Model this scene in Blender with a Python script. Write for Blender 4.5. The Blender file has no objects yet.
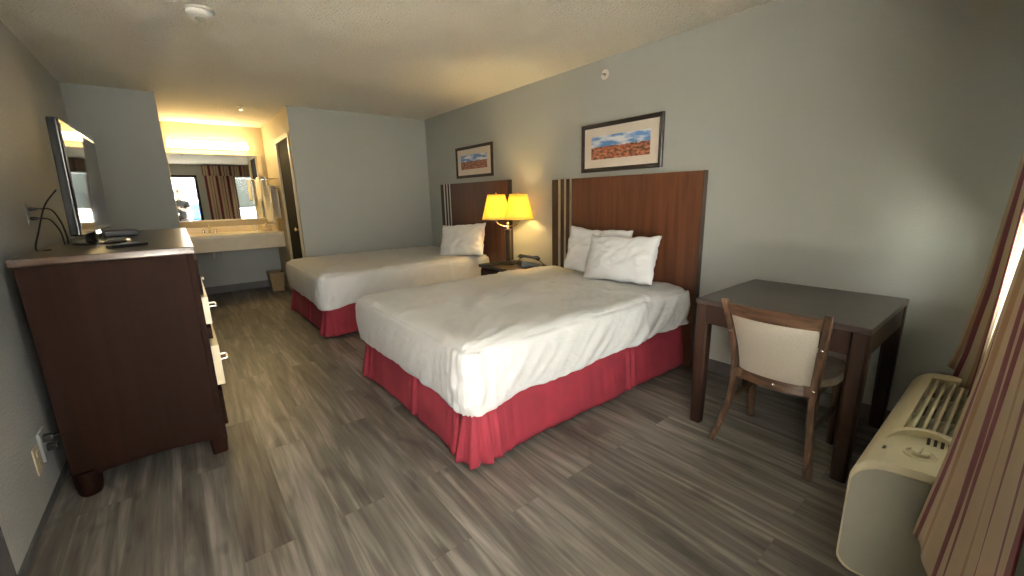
import bpy, bmesh, math, random
from mathutils import Vector, Matrix, noise, Euler
random.seed(7)
PI = math.pi
sc = bpy.context.scene
COL = sc.collection

# ------------------------------------------------------------------ materials
def mat_base(name):
    m = bpy.data.materials.new(name); m.use_nodes = True
    nt = m.node_tree
    return m, nt, nt.nodes['Principled BSDF'], nt.nodes, nt.links

def coords(nt, kind='Object', scale=(1, 1, 1), rot=(0, 0, 0)):
    tc = nt.nodes.new('ShaderNodeTexCoord'); mp = nt.nodes.new('ShaderNodeMapping')
    mp.inputs['Scale'].default_value = scale; mp.inputs['Rotation'].default_value = rot
    nt.links.new(tc.outputs[kind], mp.inputs['Vector'])
    return mp.outputs['Vector']

def pbr(name, col, rough=.5, metal=0, var=.0, vscale=(8, 8, 8), bump=0, bscale=60, bdist=.002, coat=0, spec=None, sheen=0, detail=4):
    m, nt, b, N, L = mat_base(name)
    b.inputs['Base Color'].default_value = (*col, 1); b.inputs['Roughness'].default_value = rough
    b.inputs['Metallic'].default_value = metal; b.inputs['Coat Weight'].default_value = coat
    b.inputs['Coat Roughness'].default_value = .15
    if sheen: b.inputs['Sheen Weight'].default_value = sheen
    if spec is not None: b.inputs['Specular IOR Level'].default_value = spec
    if var:
        n = N.new('ShaderNodeTexNoise'); n.inputs['Scale'].default_value = 1; n.inputs['Detail'].default_value = detail
        L.new(coords(nt, 'Object', vscale), n.inputs['Vector'])
        r = N.new('ShaderNodeValToRGB')
        r.color_ramp.elements[0].position = .3; r.color_ramp.elements[1].position = .7
        r.color_ramp.elements[0].color = (*[max(0, c * (1 - var)) for c in col], 1)
        r.color_ramp.elements[1].color = (*[min(1, c * (1 + var)) for c in col], 1)
        L.new(n.outputs['Fac'], r.inputs['Fac']); L.new(r.outputs['Color'], b.inputs['Base Color'])
    if bump:
        n = N.new('ShaderNodeTexNoise'); n.inputs['Scale'].default_value = bscale; n.inputs['Detail'].default_value = 3
        L.new(coords(nt), n.inputs['Vector'])
        bp = N.new('ShaderNodeBump'); bp.inputs['Strength'].default_value = bump; bp.inputs['Distance'].default_value = bdist
        L.new(n.outputs['Fac'], bp.inputs['Height']); L.new(bp.outputs['Normal'], b.inputs['Normal'])
    return m

def wood(name, dark, light, axis='Z', rough=.35, coat=.2, scale=1.0, spec=.3):
    m, nt, b, N, L = mat_base(name)
    s = {'X': (1.2, 22, 22), 'Y': (22, 1.2, 22), 'Z': (22, 22, 1.2)}[axis]
    s = tuple(v * scale for v in s)
    n = N.new('ShaderNodeTexNoise'); n.inputs['Scale'].default_value = 1; n.inputs['Detail'].default_value = 6
    n.inputs['Distortion'].default_value = .6
    L.new(coords(nt, 'Object', s), n.inputs['Vector'])
    r = N.new('ShaderNodeValToRGB'); r.color_ramp.elements[0].position = .3; r.color_ramp.elements[1].position = .72
    r.color_ramp.elements[0].color = (*dark, 1); r.color_ramp.elements[1].color = (*light, 1)
    L.new(n.outputs['Fac'], r.inputs['Fac']); L.new(r.outputs['Color'], b.inputs['Base Color'])
    b.inputs['Roughness'].default_value = rough; b.inputs['Coat Weight'].default_value = coat
    b.inputs['Coat Roughness'].default_value = .2; b.inputs['Specular IOR Level'].default_value = spec
    return m

def emis(name, col, strength):
    m, nt, b, N, L = mat_base(name)
    b.inputs['Base Color'].default_value = (*col, 1)
    b.inputs['Emission Color'].default_value = (*col, 1); b.inputs['Emission Strength'].default_value = strength
    return m

def plank_floor():
    m, nt, b, N, L = mat_base('vinyl_plank')
    v = coords(nt, 'Object', (1, 1, 1), (0, 0, PI / 2))
    br = N.new('ShaderNodeTexBrick')
    br.inputs['Scale'].default_value = 1; br.inputs['Brick Width'].default_value = 1.22; br.inputs['Row Height'].default_value = .182
    br.inputs['Mortar Size'].default_value = .0009; br.inputs['Mortar Smooth'].default_value = .1
    br.inputs['Color1'].default_value = (0, 0, 0, 1); br.inputs['Color2'].default_value = (1, 1, 1, 1); br.inputs['Mortar'].default_value = (.3, .3, .3, 1)
    br.offset = .37; br.offset_frequency = 2
    L.new(v, br.inputs['Vector'])
    # grain, shifted per plank
    tc = N.new('ShaderNodeTexCoord')
    sh = N.new('ShaderNodeVectorMath'); sh.operation = 'MULTIPLY_ADD'
    L.new(br.outputs['Color'], sh.inputs[0]); sh.inputs[1].default_value = (7.3, 11.1, 3.0); L.new(tc.outputs['Object'], sh.inputs[2])
    def nz(scale, detail, dist):
        mp = N.new('ShaderNodeMapping'); mp.inputs['Scale'].default_value = scale
        L.new(sh.outputs['Vector'], mp.inputs['Vector'])
        n = N.new('ShaderNodeTexNoise'); n.inputs['Scale'].default_value = 1; n.inputs['Detail'].default_value = detail
        n.inputs['Distortion'].default_value = dist; L.new(mp.outputs['Vector'], n.inputs['Vector']); return n
    n1 = nz((9, .7, 1), 6, 1.6); n2 = nz((60, 3.0, 1), 4, .4)
    n3 = nz((6, 2.5, 1), 2, 1.0)
    r = N.new('ShaderNodeValToRGB'); e = r.color_ramp.elements
    e[0].position = .30; e[0].color = (.036, .030, .025, 1); e[1].position = .72; e[1].color = (.31, .287, .254, 1)
    k = e.new(.5); k.color = (.118, .105, .089, 1)
    a = N.new('ShaderNodeMath'); a.operation = 'MULTIPLY_ADD'; a.inputs[1].default_value = .3
    L.new(n2.outputs['Fac'], a.inputs[0])
    a2 = N.new('ShaderNodeMath'); a2.operation = 'MULTIPLY'; a2.inputs[1].default_value = .7
    L.new(n1.outputs['Fac'], a2.inputs[0]); L.new(a2.outputs[0], a.inputs[2])
    # per-plank brightness
    s = N.new('ShaderNodeSeparateColor'); L.new(br.outputs['Color'], s.inputs[0])
    a3 = N.new('ShaderNodeMath'); a3.operation = 'MULTIPLY_ADD'; a3.inputs[1].default_value = .09
    L.new(s.outputs[0], a3.inputs[0]); L.new(a.outputs[0], a3.inputs[2])
    a4 = N.new('ShaderNodeMath'); a4.operation = 'SUBTRACT'; a4.inputs[1].default_value = .045; L.new(a3.outputs[0], a4.inputs[0])
    L.new(a4.outputs[0], r.inputs['Fac'])
    # knots
    kr = N.new('ShaderNodeValToRGB'); kr.color_ramp.elements[0].position = .30; kr.color_ramp.elements[0].color = (.35, .35, .35, 1)
    kr.color_ramp.elements[1].position = .42; kr.color_ramp.elements[1].color = (1, 1, 1, 1)
    L.new(n3.outputs['Fac'], kr.inputs['Fac'])
    mx = N.new('ShaderNodeMix'); mx.data_type = 'RGBA'; mx.blend_type = 'MULTIPLY'; mx.inputs[0].default_value = .55
    L.new(r.outputs['Color'], mx.inputs[6]); L.new(kr.outputs['Color'], mx.inputs[7])
    mm = N.new('ShaderNodeMix'); mm.data_type = 'RGBA'; L.new(br.outputs['Fac'], mm.inputs[0])
    L.new(mx.outputs[2], mm.inputs[6]); mm.inputs[7].default_value = (.085, .075, .062, 1)
    L.new(mm.outputs[2], b.inputs['Base Color'])
    b.inputs['Roughness'].default_value = .42
    b.inputs['Specular IOR Level'].default_value = .45
    bp = N.new('ShaderNodeBump'); bp.inputs['Strength'].default_value = .25; bp.inputs['Distance'].default_value = .002
    L.new(a.outputs[0], bp.inputs['Height']); L.new(bp.outputs['Normal'], b.inputs['Normal'])
    return m

def textured_paint(name, col, scale, strength, dist, rough=.6):
    m, nt, b, N, L = mat_base(name)
    b.inputs['Base Color'].default_value = (*col, 1); b.inputs['Roughness'].default_value = rough
    v = coords(nt)
    n = N.new('ShaderNodeTexNoise'); n.inputs['Scale'].default_value = scale; n.inputs['Detail'].default_value = 5; L.new(v, n.inputs['Vector'])
    vo = N.new('ShaderNodeTexVoronoi'); vo.inputs['Scale'].default_value = scale * 1.1; L.new(v, vo.inputs['Vector'])
    ad = N.new('ShaderNodeMath'); ad.operation = 'SUBTRACT'; L.new(n.outputs['Fac'], ad.inputs[0]); L.new(vo.outputs['Distance'], ad.inputs[1])
    bp = N.new('ShaderNodeBump'); bp.inputs['Strength'].default_value = strength; bp.inputs['Distance'].default_value = dist
    L.new(ad.outputs[0], bp.inputs['Height']); L.new(bp.outputs['Normal'], b.inputs['Normal'])
    return m

def stripe_mat():
    m, nt, b, N, L = mat_base('striped_curtain_cloth')
    uv = N.new('ShaderNodeUVMap'); uv.uv_map = 'UVMap'
    sx = N.new('ShaderNodeSeparateXYZ'); L.new(uv.outputs['UV'], sx.inputs[0])
    d = N.new('ShaderNodeMath'); d.operation = 'DIVIDE'; d.inputs[1].default_value = .27; L.new(sx.outputs['X'], d.inputs[0])
    f = N.new('ShaderNodeMath'); f.operation = 'FRACT'; L.new(d.outputs[0], f.inputs[0])
    r = N.new('ShaderNodeValToRGB'); r.color_ramp.interpolation = 'CONSTANT'
    cream = (.50, .40, .27, 1); tan = (.36, .22, .11, 1); bur = (.16, .012, .028, 1)
    e = r.color_ramp.elements; e[0].position = 0; e[0].color = cream; e[1].position = .045; e[1].color = bur
    for p, c in ((.12, cream), (.27, tan), (.37, cream), (.57, bur), (.81, cream)):
        x = e.new(p); x.color = c
    L.new(f.outputs[0], r.inputs['Fac'])
    n = N.new('ShaderNodeTexNoise'); n.inputs['Scale'].default_value = 900; L.new(coords(nt, 'UV'), n.inputs['Vector'])
    mx = N.new('ShaderNodeMix'); mx.data_type = 'RGBA'; mx.blend_type = 'MULTIPLY'; mx.inputs[0].default_value = .3
    L.new(r.outputs['Color'], mx.inputs[6]); L.new(n.outputs['Color'], mx.inputs[7])
    L.new(mx.outputs[2], b.inputs['Base Color']); b.inputs['Roughness'].default_value = .75; b.inputs['Sheen Weight'].default_value = .15
    tr = N.new('ShaderNodeBsdfTranslucent'); L.new(mx.outputs[2], tr.inputs['Color'])
    ms = N.new('ShaderNodeMixShader'); ms.inputs[0].default_value = .12
    L.new(b.outputs[0], ms.inputs[1]); L.new(tr.outputs[0], ms.inputs[2]); L.new(ms.outputs[0], N['Material Output'].inputs['Surface'])
    return m

def translucent(name, col, fac=.5, rough=.8, var=0):
    m, nt, b, N, L = mat_base(name)
    b.inputs['Base Color'].default_value = (*col, 1); b.inputs['Roughness'].default_value = rough
    tr = N.new('ShaderNodeBsdfTranslucent'); tr.inputs['Color'].default_value = (*col, 1)
    ms = N.new('ShaderNodeMixShader'); ms.inputs[0].default_value = fac
    L.new(b.outputs[0], ms.inputs[1]); L.new(tr.outputs[0], ms.inputs[2]); L.new(ms.outputs[0], N['Material Output'].inputs['Surface'])
    if var:
        n = N.new('ShaderNodeTexNoise'); n.inputs['Scale'].default_value = 300; L.new(coords(nt), n.inputs['Vector'])
        bp = N.new('ShaderNodeBump'); bp.inputs['Strength'].default_value = var; bp.inputs['Distance'].default_value = .001
        L.new(n.outputs['Fac'], bp.inputs['Height']); L.new(bp.outputs['Normal'], b.inputs['Normal'])
    return m

def landscape_mat(name, seed):
    """print of a wide desert view: clouded blue sky, tree line, red earth (in local y across, z up, metres)"""
    m, nt, b, N, L = mat_base(name)
    uv = N.new('ShaderNodeUVMap'); uv.uv_map = 'UVMap'
    mp = N.new('ShaderNodeMapping'); mp.inputs['Location'].default_value = (seed, seed * .37, 0); mp.inputs['Scale'].default_value = (4, 5, 1)
    L.new(uv.outputs['UV'], mp.inputs['Vector'])
    n = N.new('ShaderNodeTexNoise'); n.inputs['Scale'].default_value = 1; n.inputs['Detail'].default_value = 5; L.new(mp.outputs[0], n.inputs['Vector'])
    sky = N.new('ShaderNodeValToRGB'); e = sky.color_ramp.elements
    e[0].position = .44; e[0].color = (.10, .25, .55, 1); e[1].position = .60; e[1].color = (.72, .75, .78, 1)
    L.new(n.outputs['Fac'], sky.inputs['Fac'])
    mp2 = N.new('ShaderNodeMapping'); mp2.inputs['Location'].default_value = (seed, 3, 0); mp2.inputs['Scale'].default_value = (16, 11, 1)
    L.new(uv.outputs['UV'], mp2.inputs['Vector'])
    n2 = N.new('ShaderNodeTexNoise'); n2.inputs['Scale'].default_value = 1; n2.inputs['Detail'].default_value = 6; L.new(mp2.outputs[0], n2.inputs['Vector'])
    land = N.new('ShaderNodeValToRGB'); e = land.color_ramp.elements
    e[0].position = .40; e[0].color = (.045, .040, .018, 1); e[1].position = .66; e[1].color = (.46, .25, .13, 1)
    k = e.new(.52); k.color = (.36, .09, .045, 1)
    L.new(n2.outputs['Fac'], land.inputs['Fac'])
    s = N.new('ShaderNodeSeparateXYZ'); L.new(uv.outputs['UV'], s.inputs[0])
    a = N.new('ShaderNodeMath'); a.operation = 'MULTIPLY_ADD'; a.inputs[1].default_value = .28; L.new(n2.outputs['Fac'], a.inputs[0]); L.new(s.outputs['Y'], a.inputs[2])
    rr = N.new('ShaderNodeValToRGB'); rr.color_ramp.elements[0].position = .66; rr.color_ramp.elements[0].color = (0, 0, 0, 1)
    rr.color_ramp.elements[1].position = .70; rr.color_ramp.elements[1].color = (1, 1, 1, 1); L.new(a.outputs[0], rr.inputs['Fac'])
    mx = N.new('ShaderNodeMix'); mx.data_type = 'RGBA'; L.new(rr.outputs['Color'], mx.inputs[0]); L.new(land.outputs['Color'], mx.inputs[6]); L.new(sky.outputs['Color'], mx.inputs[7])
    L.new(mx.outputs[2], b.inputs['Base Color']); b.inputs['Roughness'].default_value = .3
    return m

M = {}
M['floor'] = plank_floor()
M['wall'] = textured_paint('blue_grey_wall_paint', (.345, .355, .325), 90, .25, .003, .55)
M['wall_rough'] = textured_paint('orange_peel_wall_paint', (.43, .43, .40), 70, .55, .006, .5)
M['recess'] = textured_paint('cream_alcove_paint', (.50, .43, .28), 90, .25, .003, .6)
M['ceiling'] = textured_paint('popcorn_ceiling', (.84, .80, .69), 52, 1.0, .013, .8)
M['base'] = pbr('dark_vinyl_baseboard', (.085, .085, .082), .5, var=.15)
M['casing'] = pbr('cream_door_casing', (.55, .50, .38), .4, var=.05)
M['darkdoor'] = pbr('dark_brown_door_paint', (.005, .0045, .0045), .7, spec=.15, var=.2)
M['bathdoor'] = pbr('olive_brown_door', (.016, .014, .009), .8, spec=.1, var=.2)
M['dresser'] = wood('dresser_mahogany', (.0075, .0025, .0012), (.014, .0046, .0022), 'Z', .7, 0, spec=.08)
M['dresser_top'] = wood('dresser_top_mahogany', (.030, .016, .009), (.055, .030, .016), 'Y', .32, .3)
M['head'] = wood('headboard_cherry', (.055, .019, .009), (.105, .040, .019), 'Z', .33, .3)
M['head_dark'] = wood('headboard_edge_walnut', (.030, .016, .011), (.055, .030, .020), 'Z', .35, .3)
M['desk_top'] = wood('desk_top_espresso', (.030, .020, .017), (.050, .036, .030), 'Y', .33, .35)
M['desk'] = wood('desk_leg_espresso', (.013, .006, .004), (.030, .014, .009), 'Z', .45, .1, spec=.15)
M['chair'] = wood('chair_worn_walnut', (.018, .009, .005), (.12, .066, .038), 'Z', .32, .45, 2.2)
M['chairx'] = wood('chair_rail_walnut', (.018, .009, .005), (.12, .066, .038), 'Y', .32, .45, 2.2)
M['chair_cloth'] = pbr('beige_chair_weave', (.34, .30, .24), .85, var=.10, vscale=(5, 160, 160), bump=.3, bscale=300, sheen=.2)
M['seat_cloth'] = pbr('olive_brown_seat_weave', (.11, .08, .045), .8, var=.3, vscale=(40, 40, 40), sheen=.2)
M['nickel'] = pbr('brushed_nickel', (.62, .60, .56), .28, 1, var=.06)
M['silver'] = pbr('satin_silver_inlay', (.70, .66, .60), .30, .9, var=.05)
M['brass'] = pbr('pale_brass', (.65, .55, .36), .25, 1, var=.05)
M['screw'] = pbr('bright_screw_cap', (.8, .78, .72), .25, 1, var=.05)
M['sheet'] = pbr('white_cotton_sheet', (.60, .60, .595), .8, var=.02)
def add_creases(m, strength, dist):
    nt = m.node_tree; N = nt.nodes; L = nt.links; last = None
    for sc_, rz in (((2.0, 13, 9), .55), ((5, 9, 7), -.9)):
        n = N.new('ShaderNodeTexNoise'); n.inputs['Scale'].default_value = 1; n.inputs['Detail'].default_value = 3; n.inputs['Distortion'].default_value = .8
        L.new(coords(nt, 'Object', sc_, (0, 0, rz)), n.inputs['Vector'])
        p = N.new('ShaderNodeMath'); p.operation = 'POWER'; p.inputs[1].default_value = 2.2; L.new(n.outputs['Fac'], p.inputs[0])
        if last is None: last = p.outputs[0]
        else:
            a = N.new('ShaderNodeMath'); a.operation = 'ADD'; L.new(last, a.inputs[0]); L.new(p.outputs[0], a.inputs[1]); last = a.outputs[0]
    b = N.new('ShaderNodeBump'); b.inputs['Strength'].default_value = strength; b.inputs['Distance'].default_value = dist
    L.new(last, b.inputs['Height']); L.new(b.outputs['Normal'], N['Principled BSDF'].inputs['Normal'])
add_creases(M['sheet'], .40, .022)
M['pillow'] = pbr('white_pillow_cotton', (.70, .705, .71), .75, var=.02, bump=.1, bscale=350, sheen=.1)
M['skirt'] = pbr('crimson_bed_skirt_cloth', (.215, .014, .028), .85, var=.16, vscale=(6, 6, 6))
M['boxspring'] = pbr('black_bed_base_cloth', (.03, .03, .032), .85, var=.2)
M['black'] = pbr('black_plastic', (.012, .012, .013), .35, var=.2)
M['gloss_black'] = pbr('gloss_black_bezel', (.01, .01, .011), .12, coat=.5, var=.1)
M['screen'] = pbr('tv_screen_glass', (.012, .013, .014), .03, spec=1.0, var=.05)
M['cable'] = pbr('black_cable_rubber', (.010, .010, .011), .45, var=.1)
M['plate'] = pbr('ivory_wall_plate', (.55, .47, .30), .4, var=.06)
M['plate_grey'] = pbr('grey_wall_plate', (.34, .35, .34), .4, var=.06)
M['cream_drawer'] = pbr('cream_drawer_laminate', (.72, .62, .42), .38, var=.05)
M['ac'] = pbr('ivory_plastic_shell', (.62, .56, .38), .38, var=.03)
M['ac_end'] = pbr('grey_metal_end_cover', (.33, .32, .255), .5, var=.04, bump=.1, bscale=200)
M['ac_dark'] = pbr('vent_cavity_grey', (.07, .065, .05), .6, var=.2)
M['ac_slat'] = pbr('olive_louver_plastic', (.56, .52, .36), .45, var=.05)
M['stripe'] = stripe_mat()
M['lining'] = translucent('white_curtain_lining', (.80, .72, .56), .45, var=.3)
M['blind'] = pbr('grey_blind_slat', (.42, .45, .45), .5, var=.05)
M['shade'] = translucent('cream_lamp_shade_cloth', (.92, .77, .20), .36, var=.3)
M['lampwood'] = pbr('dark_lamp_column', (.035, .025, .018), .4, var=.3, vscale=(40, 40, 4))
M['bulb'] = emis('warm_bulb_glow', (1.0, .66, .20), 30)
M['counter'] = pbr('almond_cultured_marble', (.72, .62, .40), .28, var=.06, vscale=(6, 6, 6), coat=.3)
M['fascia'] = pbr('almond_laminate_front', (.62, .55, .40), .4, var=.04)
M['mirror'] = pbr('mirror_silvering', (.86, .88, .86), .015, 1, var=.005)
M['mirror_frame'] = pbr('pale_gold_mirror_frame', (.66, .58, .40), .35, .3, var=.05)
M['bar'] = emis('glowing_light_diffuser', (1.0, .73, .34), 16)
M['white_pl'] = pbr('white_plastic', (.72, .71, .66), .4, var=.03)
M['off_pl'] = pbr('aged_white_plastic', (.50, .48, .40), .45, var=.06)
M['chrome'] = pbr('chrome', (.75, .74, .70), .12, 1, var=.03)
M['towel'] = pbr('cream_terry_towel', (.84, .80, .68), .9, var=.06, bump=.6, bscale=160, bdist=.004, sheen=.3)
M['basket'] = pbr('tan_basket_plastic', (.32, .22, .11), .5, var=.15, vscale=(30, 30, 60))
M['tissue'] = pbr('printed_tissue_box', (.62, .52, .32), .6, var=.3, vscale=(40, 40, 40))
M['frame1'] = wood('picture_frame_black_wood', (.018, .013, .010), (.040, .030, .024), 'Y', .35, .3)
M['frame2'] = wood('picture_frame_brown_wood', (.022, .012, .007), (.050, .028, .014), 'Y', .35, .3)
M['mat'] = pbr('ivory_picture_mat', (.66, .59, .50), .8, var=.03)
M['art1'] = landscape_mat('landscape_print_a', 1.3)
M['art2'] = landscape_mat('landscape_print_b', 6.1)
M['brassring'] = pbr('white_escutcheon', (.72, .70, .62), .35, var=.03)
M['concrete'] = pbr('walkway_concrete', (.56, .545, .51), .9, var=.12, vscale=(3, 3, 3))
M['stucco'] = pbr('pale_stucco', (.62, .62, .60), .9, var=.06, bump=.3)
M['skin'] = pbr('skin', (.52, .32, .22), .55, var=.05)
M['hair'] = pbr('dark_hair', (.02, .015, .012), .5, var=.3, vscale=(60, 60, 10))
M['blue_shirt'] = pbr('blue_shirt_cloth', (.04, .15, .55), .85, var=.1)
M['white_shirt'] = pbr('white_shirt_cloth', (.62, .62, .62), .85, var=.06)
M['dark_shirt'] = pbr('black_shirt_cloth', (.03, .03, .035), .85, var=.15)
M['denim'] = pbr('dark_denim', (.05, .07, .12), .85, var=.15)
M['glass'] = None
def glass_mat():
    m, nt, b, N, L = mat_base('window_glass')
    g = N.new('ShaderNodeBsdfGlossy'); g.inputs['Roughness'].default_value = .02
    t = N.new('ShaderNodeBsdfTransparent'); t.inputs['Color'].default_value = (.93, .96, .95, 1)
    fr = N.new('ShaderNodeFresnel'); fr.inputs['IOR'].default_value = 1.45
    ms = N.new('ShaderNodeMixShader'); L.new(fr.outputs[0], ms.inputs[0]); L.new(t.outputs[0], ms.inputs[1]); L.new(g.outputs[0], ms.inputs[2])
    L.new(ms.outputs[0], N['Material Output'].inputs['Surface']); return m
M['glass'] = glass_mat()

# ------------------------------------------------------------------ mesh helpers
def bx(bm, x0, x1, y0, y1, z0, z1, bev=0.0, seg=2, mtx=None):
    """axis-aligned box with bevelled edges added to bm"""
    t = bmesh.new()
    bmesh.ops.create_cube(t, size=1)
    for v in t.verts:
        v.co = Vector(((x0 + x1) / 2 + v.co.x * (x1 - x0), (y0 + y1) / 2 + v.co.y * (y1 - y0), (z0 + z1) / 2 + v.co.z * (z1 - z0)))
    if bev > 0:
        bmesh.ops.bevel(t, geom=list(t.edges), offset=min(bev, .45 * min(abs(x1 - x0), abs(y1 - y0), abs(z1 - z0))), segments=seg, profile=.5, affect='EDGES')
    if mtx is not None: bmesh.ops.transform(t, matrix=mtx, verts=t.verts)
    merge(bm, t)

def merge(bm, t):
    me = bpy.data.meshes.new('tmp'); t.to_mesh(me); t.free(); bm.from_mesh(me); bpy.data.meshes.remove(me)

def box(*a, **k):
    bm = bmesh.new(); bx(bm, *a, **k); return bm

def tube(bm, pts, rad, n=10, cap=True):
    """swept tube; rad a number or a list"""
    pts = [Vector(p) for p in pts]
    R = rad if isinstance(rad, (list, tuple)) else [rad] * len(pts)
    rings = []; up = None
    for i, p in enumerate(pts):
        d = (pts[min(i + 1, len(pts) - 1)] - pts[max(i - 1, 0)]).normalized()
        if up is None: up = Vector((0, 0, 1)) if abs(d.z) < .9 else Vector((1, 0, 0))
        s = d.cross(up).normalized(); up = s.cross(d).normalized()
        rings.append([bm.verts.new(p + (s * math.cos(2 * PI * k / n) + up * math.sin(2 * PI * k / n)) * R[i]) for k in range(n)])
    for a, b in zip(rings, rings[1:]):
        for k in range(n): bm.faces.new((a[k], a[(k + 1) % n], b[(k + 1) % n], b[k]))
    if cap: bm.faces.new(rings[0][::-1]); bm.faces.new(rings[-1])

def lathe(bm, prof, c=(0, 0, 0), n=32, axis='Z', cap=True):
    """prof: list of (radius, height)"""
    rings = []
    for r, h in prof:
        ring = []
        for k in range(n):
            a = 2 * PI * k / n; p = (r * math.cos(a), r * math.sin(a), h)
            if axis == 'X': p = (h, p[0], p[1])
            if axis == 'Y': p = (p[0], h, p[1])
            ring.append(bm.verts.new((c[0] + p[0], c[1] + p[1], c[2] + p[2])))
        rings.append(ring)
    for a, b in zip(rings, rings[1:]):
        for k in range(n): bm.faces.new((a[k], a[(k + 1) % n], b[(k + 1) % n], b[k]))
    if cap:
        bm.faces.new(rings[0][::-1]); bm.faces.new(rings[-1])

def bar(bm, stations, bev=.004):
    """square-section bar through stations (x,y,z,wx,wy) - horizontal sections, e.g. a leg"""
    rings = []
    for (x, y, z, wx, wy) in stations:
        ch = min(wx, wy) * .16; hx, hy = wx / 2, wy / 2
        prof = [(-hx + ch, -hy), (hx - ch, -hy), (hx, -hy + ch), (hx, hy - ch), (hx - ch, hy), (-hx + ch, hy), (-hx, hy - ch), (-hx, -hy + ch)]
        rings.append([bm.verts.new((x + a, y + b, z)) for a, b in prof])
    for a, b in zip(rings, rings[1:]):
        for k in range(8): bm.faces.new((a[k], a[(k + 1) % 8], b[(k + 1) % 8], b[k]))
    bm.faces.new(rings[0][::-1]); bm.faces.new(rings[-1])

def obj(name, bm, mat, parent=None, smooth=True, loc=None, angle=35):
    bmesh.ops.recalc_face_normals(bm, faces=bm.faces)
    me = bpy.data.meshes.new(name); bm.to_mesh(me); bm.free()
    o = bpy.data.objects.new(name, me); COL.objects.link(o)
    me.materials.append(mat if not isinstance(mat, str) else M[mat])
    if smooth:
        for p in me.polygons: p.use_smooth = True
        try:
            me.set_sharp_from_angle(angle=math.radians(angle))
        except Exception: pass
        if angle < 100:
            wn = o.modifiers.new('weighted', 'WEIGHTED_NORMAL'); wn.keep_sharp = True
    if parent: o.parent = parent
    if loc: o.location = loc
    return o

def pieces(name, bm, mat, parent=None, smooth=True):
    """each loose piece of bm becomes an object of its own"""
    bm.verts.ensure_lookup_table(); seen = set(); out = []
    for v in bm.verts:
        if v in seen: continue
        st = [v]; isl = []
        seen.add(v)
        while st:
            a = st.pop(); isl.append(a)
            for e in a.link_edges:
                b = e.other_vert(a)
                if b not in seen: seen.add(b); st.append(b)
        t = bmesh.new(); mp = {a: t.verts.new(a.co) for a in isl}
        for f in {f for a in isl for f in a.link_faces}: t.faces.new([mp[a] for a in f.verts])
        out.append(obj(name, t, mat, parent, smooth))
    bm.free(); return out

def tag(o, label, cat, group=None, kind=None):
    o['label'] = label; o['category'] = cat
    if group: o['group'] = group
    if kind: o['kind'] = kind
    return o

def thing(name, label, cat, loc=(0, 0, 0), rotz=0, group=None):
    o = bpy.data.objects.new(name, None); COL.objects.link(o); o.empty_display_size = .1
    o.location = loc; o.rotation_euler = (0, 0, rotz)
    return tag(o, label, cat, group)

def struct(name, bm, mat, label=None, cat=None, parent=None, smooth=False):
    o = obj(name, bm, mat, parent, smooth)
    if parent is None:
        o['kind'] = 'structure'
        if label: o['label'] = label
        if cat: o['category'] = cat
    return o

def grid_solid(bm, P, thick=0):
    """P[i][j] grid of points -> faces"""
    V = [[bm.verts.new(p) for p in row] for row in P]
    for a, b in zip(V, V[1:]):
        for j in range(len(a) - 1): bm.faces.new((a[j], a[j + 1], b[j + 1], b[j]))
    return V

# ------------------------------------------------------------------ the room
XL, XR, YF, YB, H = -.655, 2.992, -.10, 5.73, 2.44
XA, XB, YR = .004, 1.198, 7.6
T = .14
DX0, DX1, DZ = -.36, .55, 2.09
WX0, WX1, WZ0, WZ1 = 1.22, 2.78, .80, 2.12

def slab_wall(*a): return box(*a)
struct('floor', box(XL - T, XR + T, YF - T, YR + T, -.08, 0), 'floor', 'grey-brown wood-look plank floor', 'floor')
struct('ceiling', box(XL - T, XR + T, YF - T, YR + T, H, H + .1), 'ceiling', 'cream popcorn-textured ceiling', 'ceiling')
struct('wall_left', box(XL - T, XL, YF - T, YB + T, 0, H), 'wall_rough', 'rough-textured grey wall behind the dresser', 'wall')
struct('wall_right', box(XR, XR + T, YF - T, YB + T, 0, H), 'wall', 'blue-grey wall behind the headboards', 'wall')
bm = bmesh.new()
bx(bm, XL, XA - T, YB, YB + T, 0, H); bx(bm, XB, XR, YB, YB + .012, 0, H); bx(bm, XB + T, XR, YB + .012, YB + T, 0, H); bx(bm, XA - T, XA, YB, YB + .012, 0, H)
struct('wall_back', bm, 'wall', 'blue-grey wall on both sides of the vanity alcove', 'wall')
# alcove side walls; their ends facing the room carry the room's blue-grey paint
struct('wall_alcove_left', box(XA - T, XA, YB + .012, YR, 0, H), 'recess', 'alcove side wall left of the vanity', 'wall')
bm = bmesh.new()
BY0, BY1, BZ = 5.86, 6.62, 2.10
bx(bm, XB, XB + T, YB + .012, BY0, 0, H); bx(bm, XB, XB + T, BY1, YR, 0, H); bx(bm, XB, XB + T, BY0, BY1, BZ, H)
struct('wall_alcove_right', bm, 'recess', 'cream alcove wall with the dark bathroom doorway', 'wall')
bm = bmesh.new(); bx(bm, XA, XB, YR, YR + T, .80, H)
struct('wall_alcove_back', bm, 'recess', 'cream wall behind the vanity mirror', 'wall')
struct('wall_alcove_below', box(XA, XB, YR, YR + T, 0, .80), 'wall', 'grey wall under the vanity counter', 'wall')
# front wall with doorway and window
bm = bmesh.new()
y0, y1 = YF - T, YF
bx(bm, XL, DX0, y0, y1, 0, H); bx(bm, DX0, DX1, y0, y1, DZ, H); bx(bm, DX1, WX0, y0, y1, 0, H)
bx(bm, WX0, WX1, y0, y1, 0, WZ0); bx(bm, WX0, WX1, y0, y1, WZ1, H); bx(bm, WX1, XR, y0, y1, 0, H)
struct('wall_front', bm, 'wall', 'blue-grey wall with the entrance door and window', 'wall')
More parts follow.
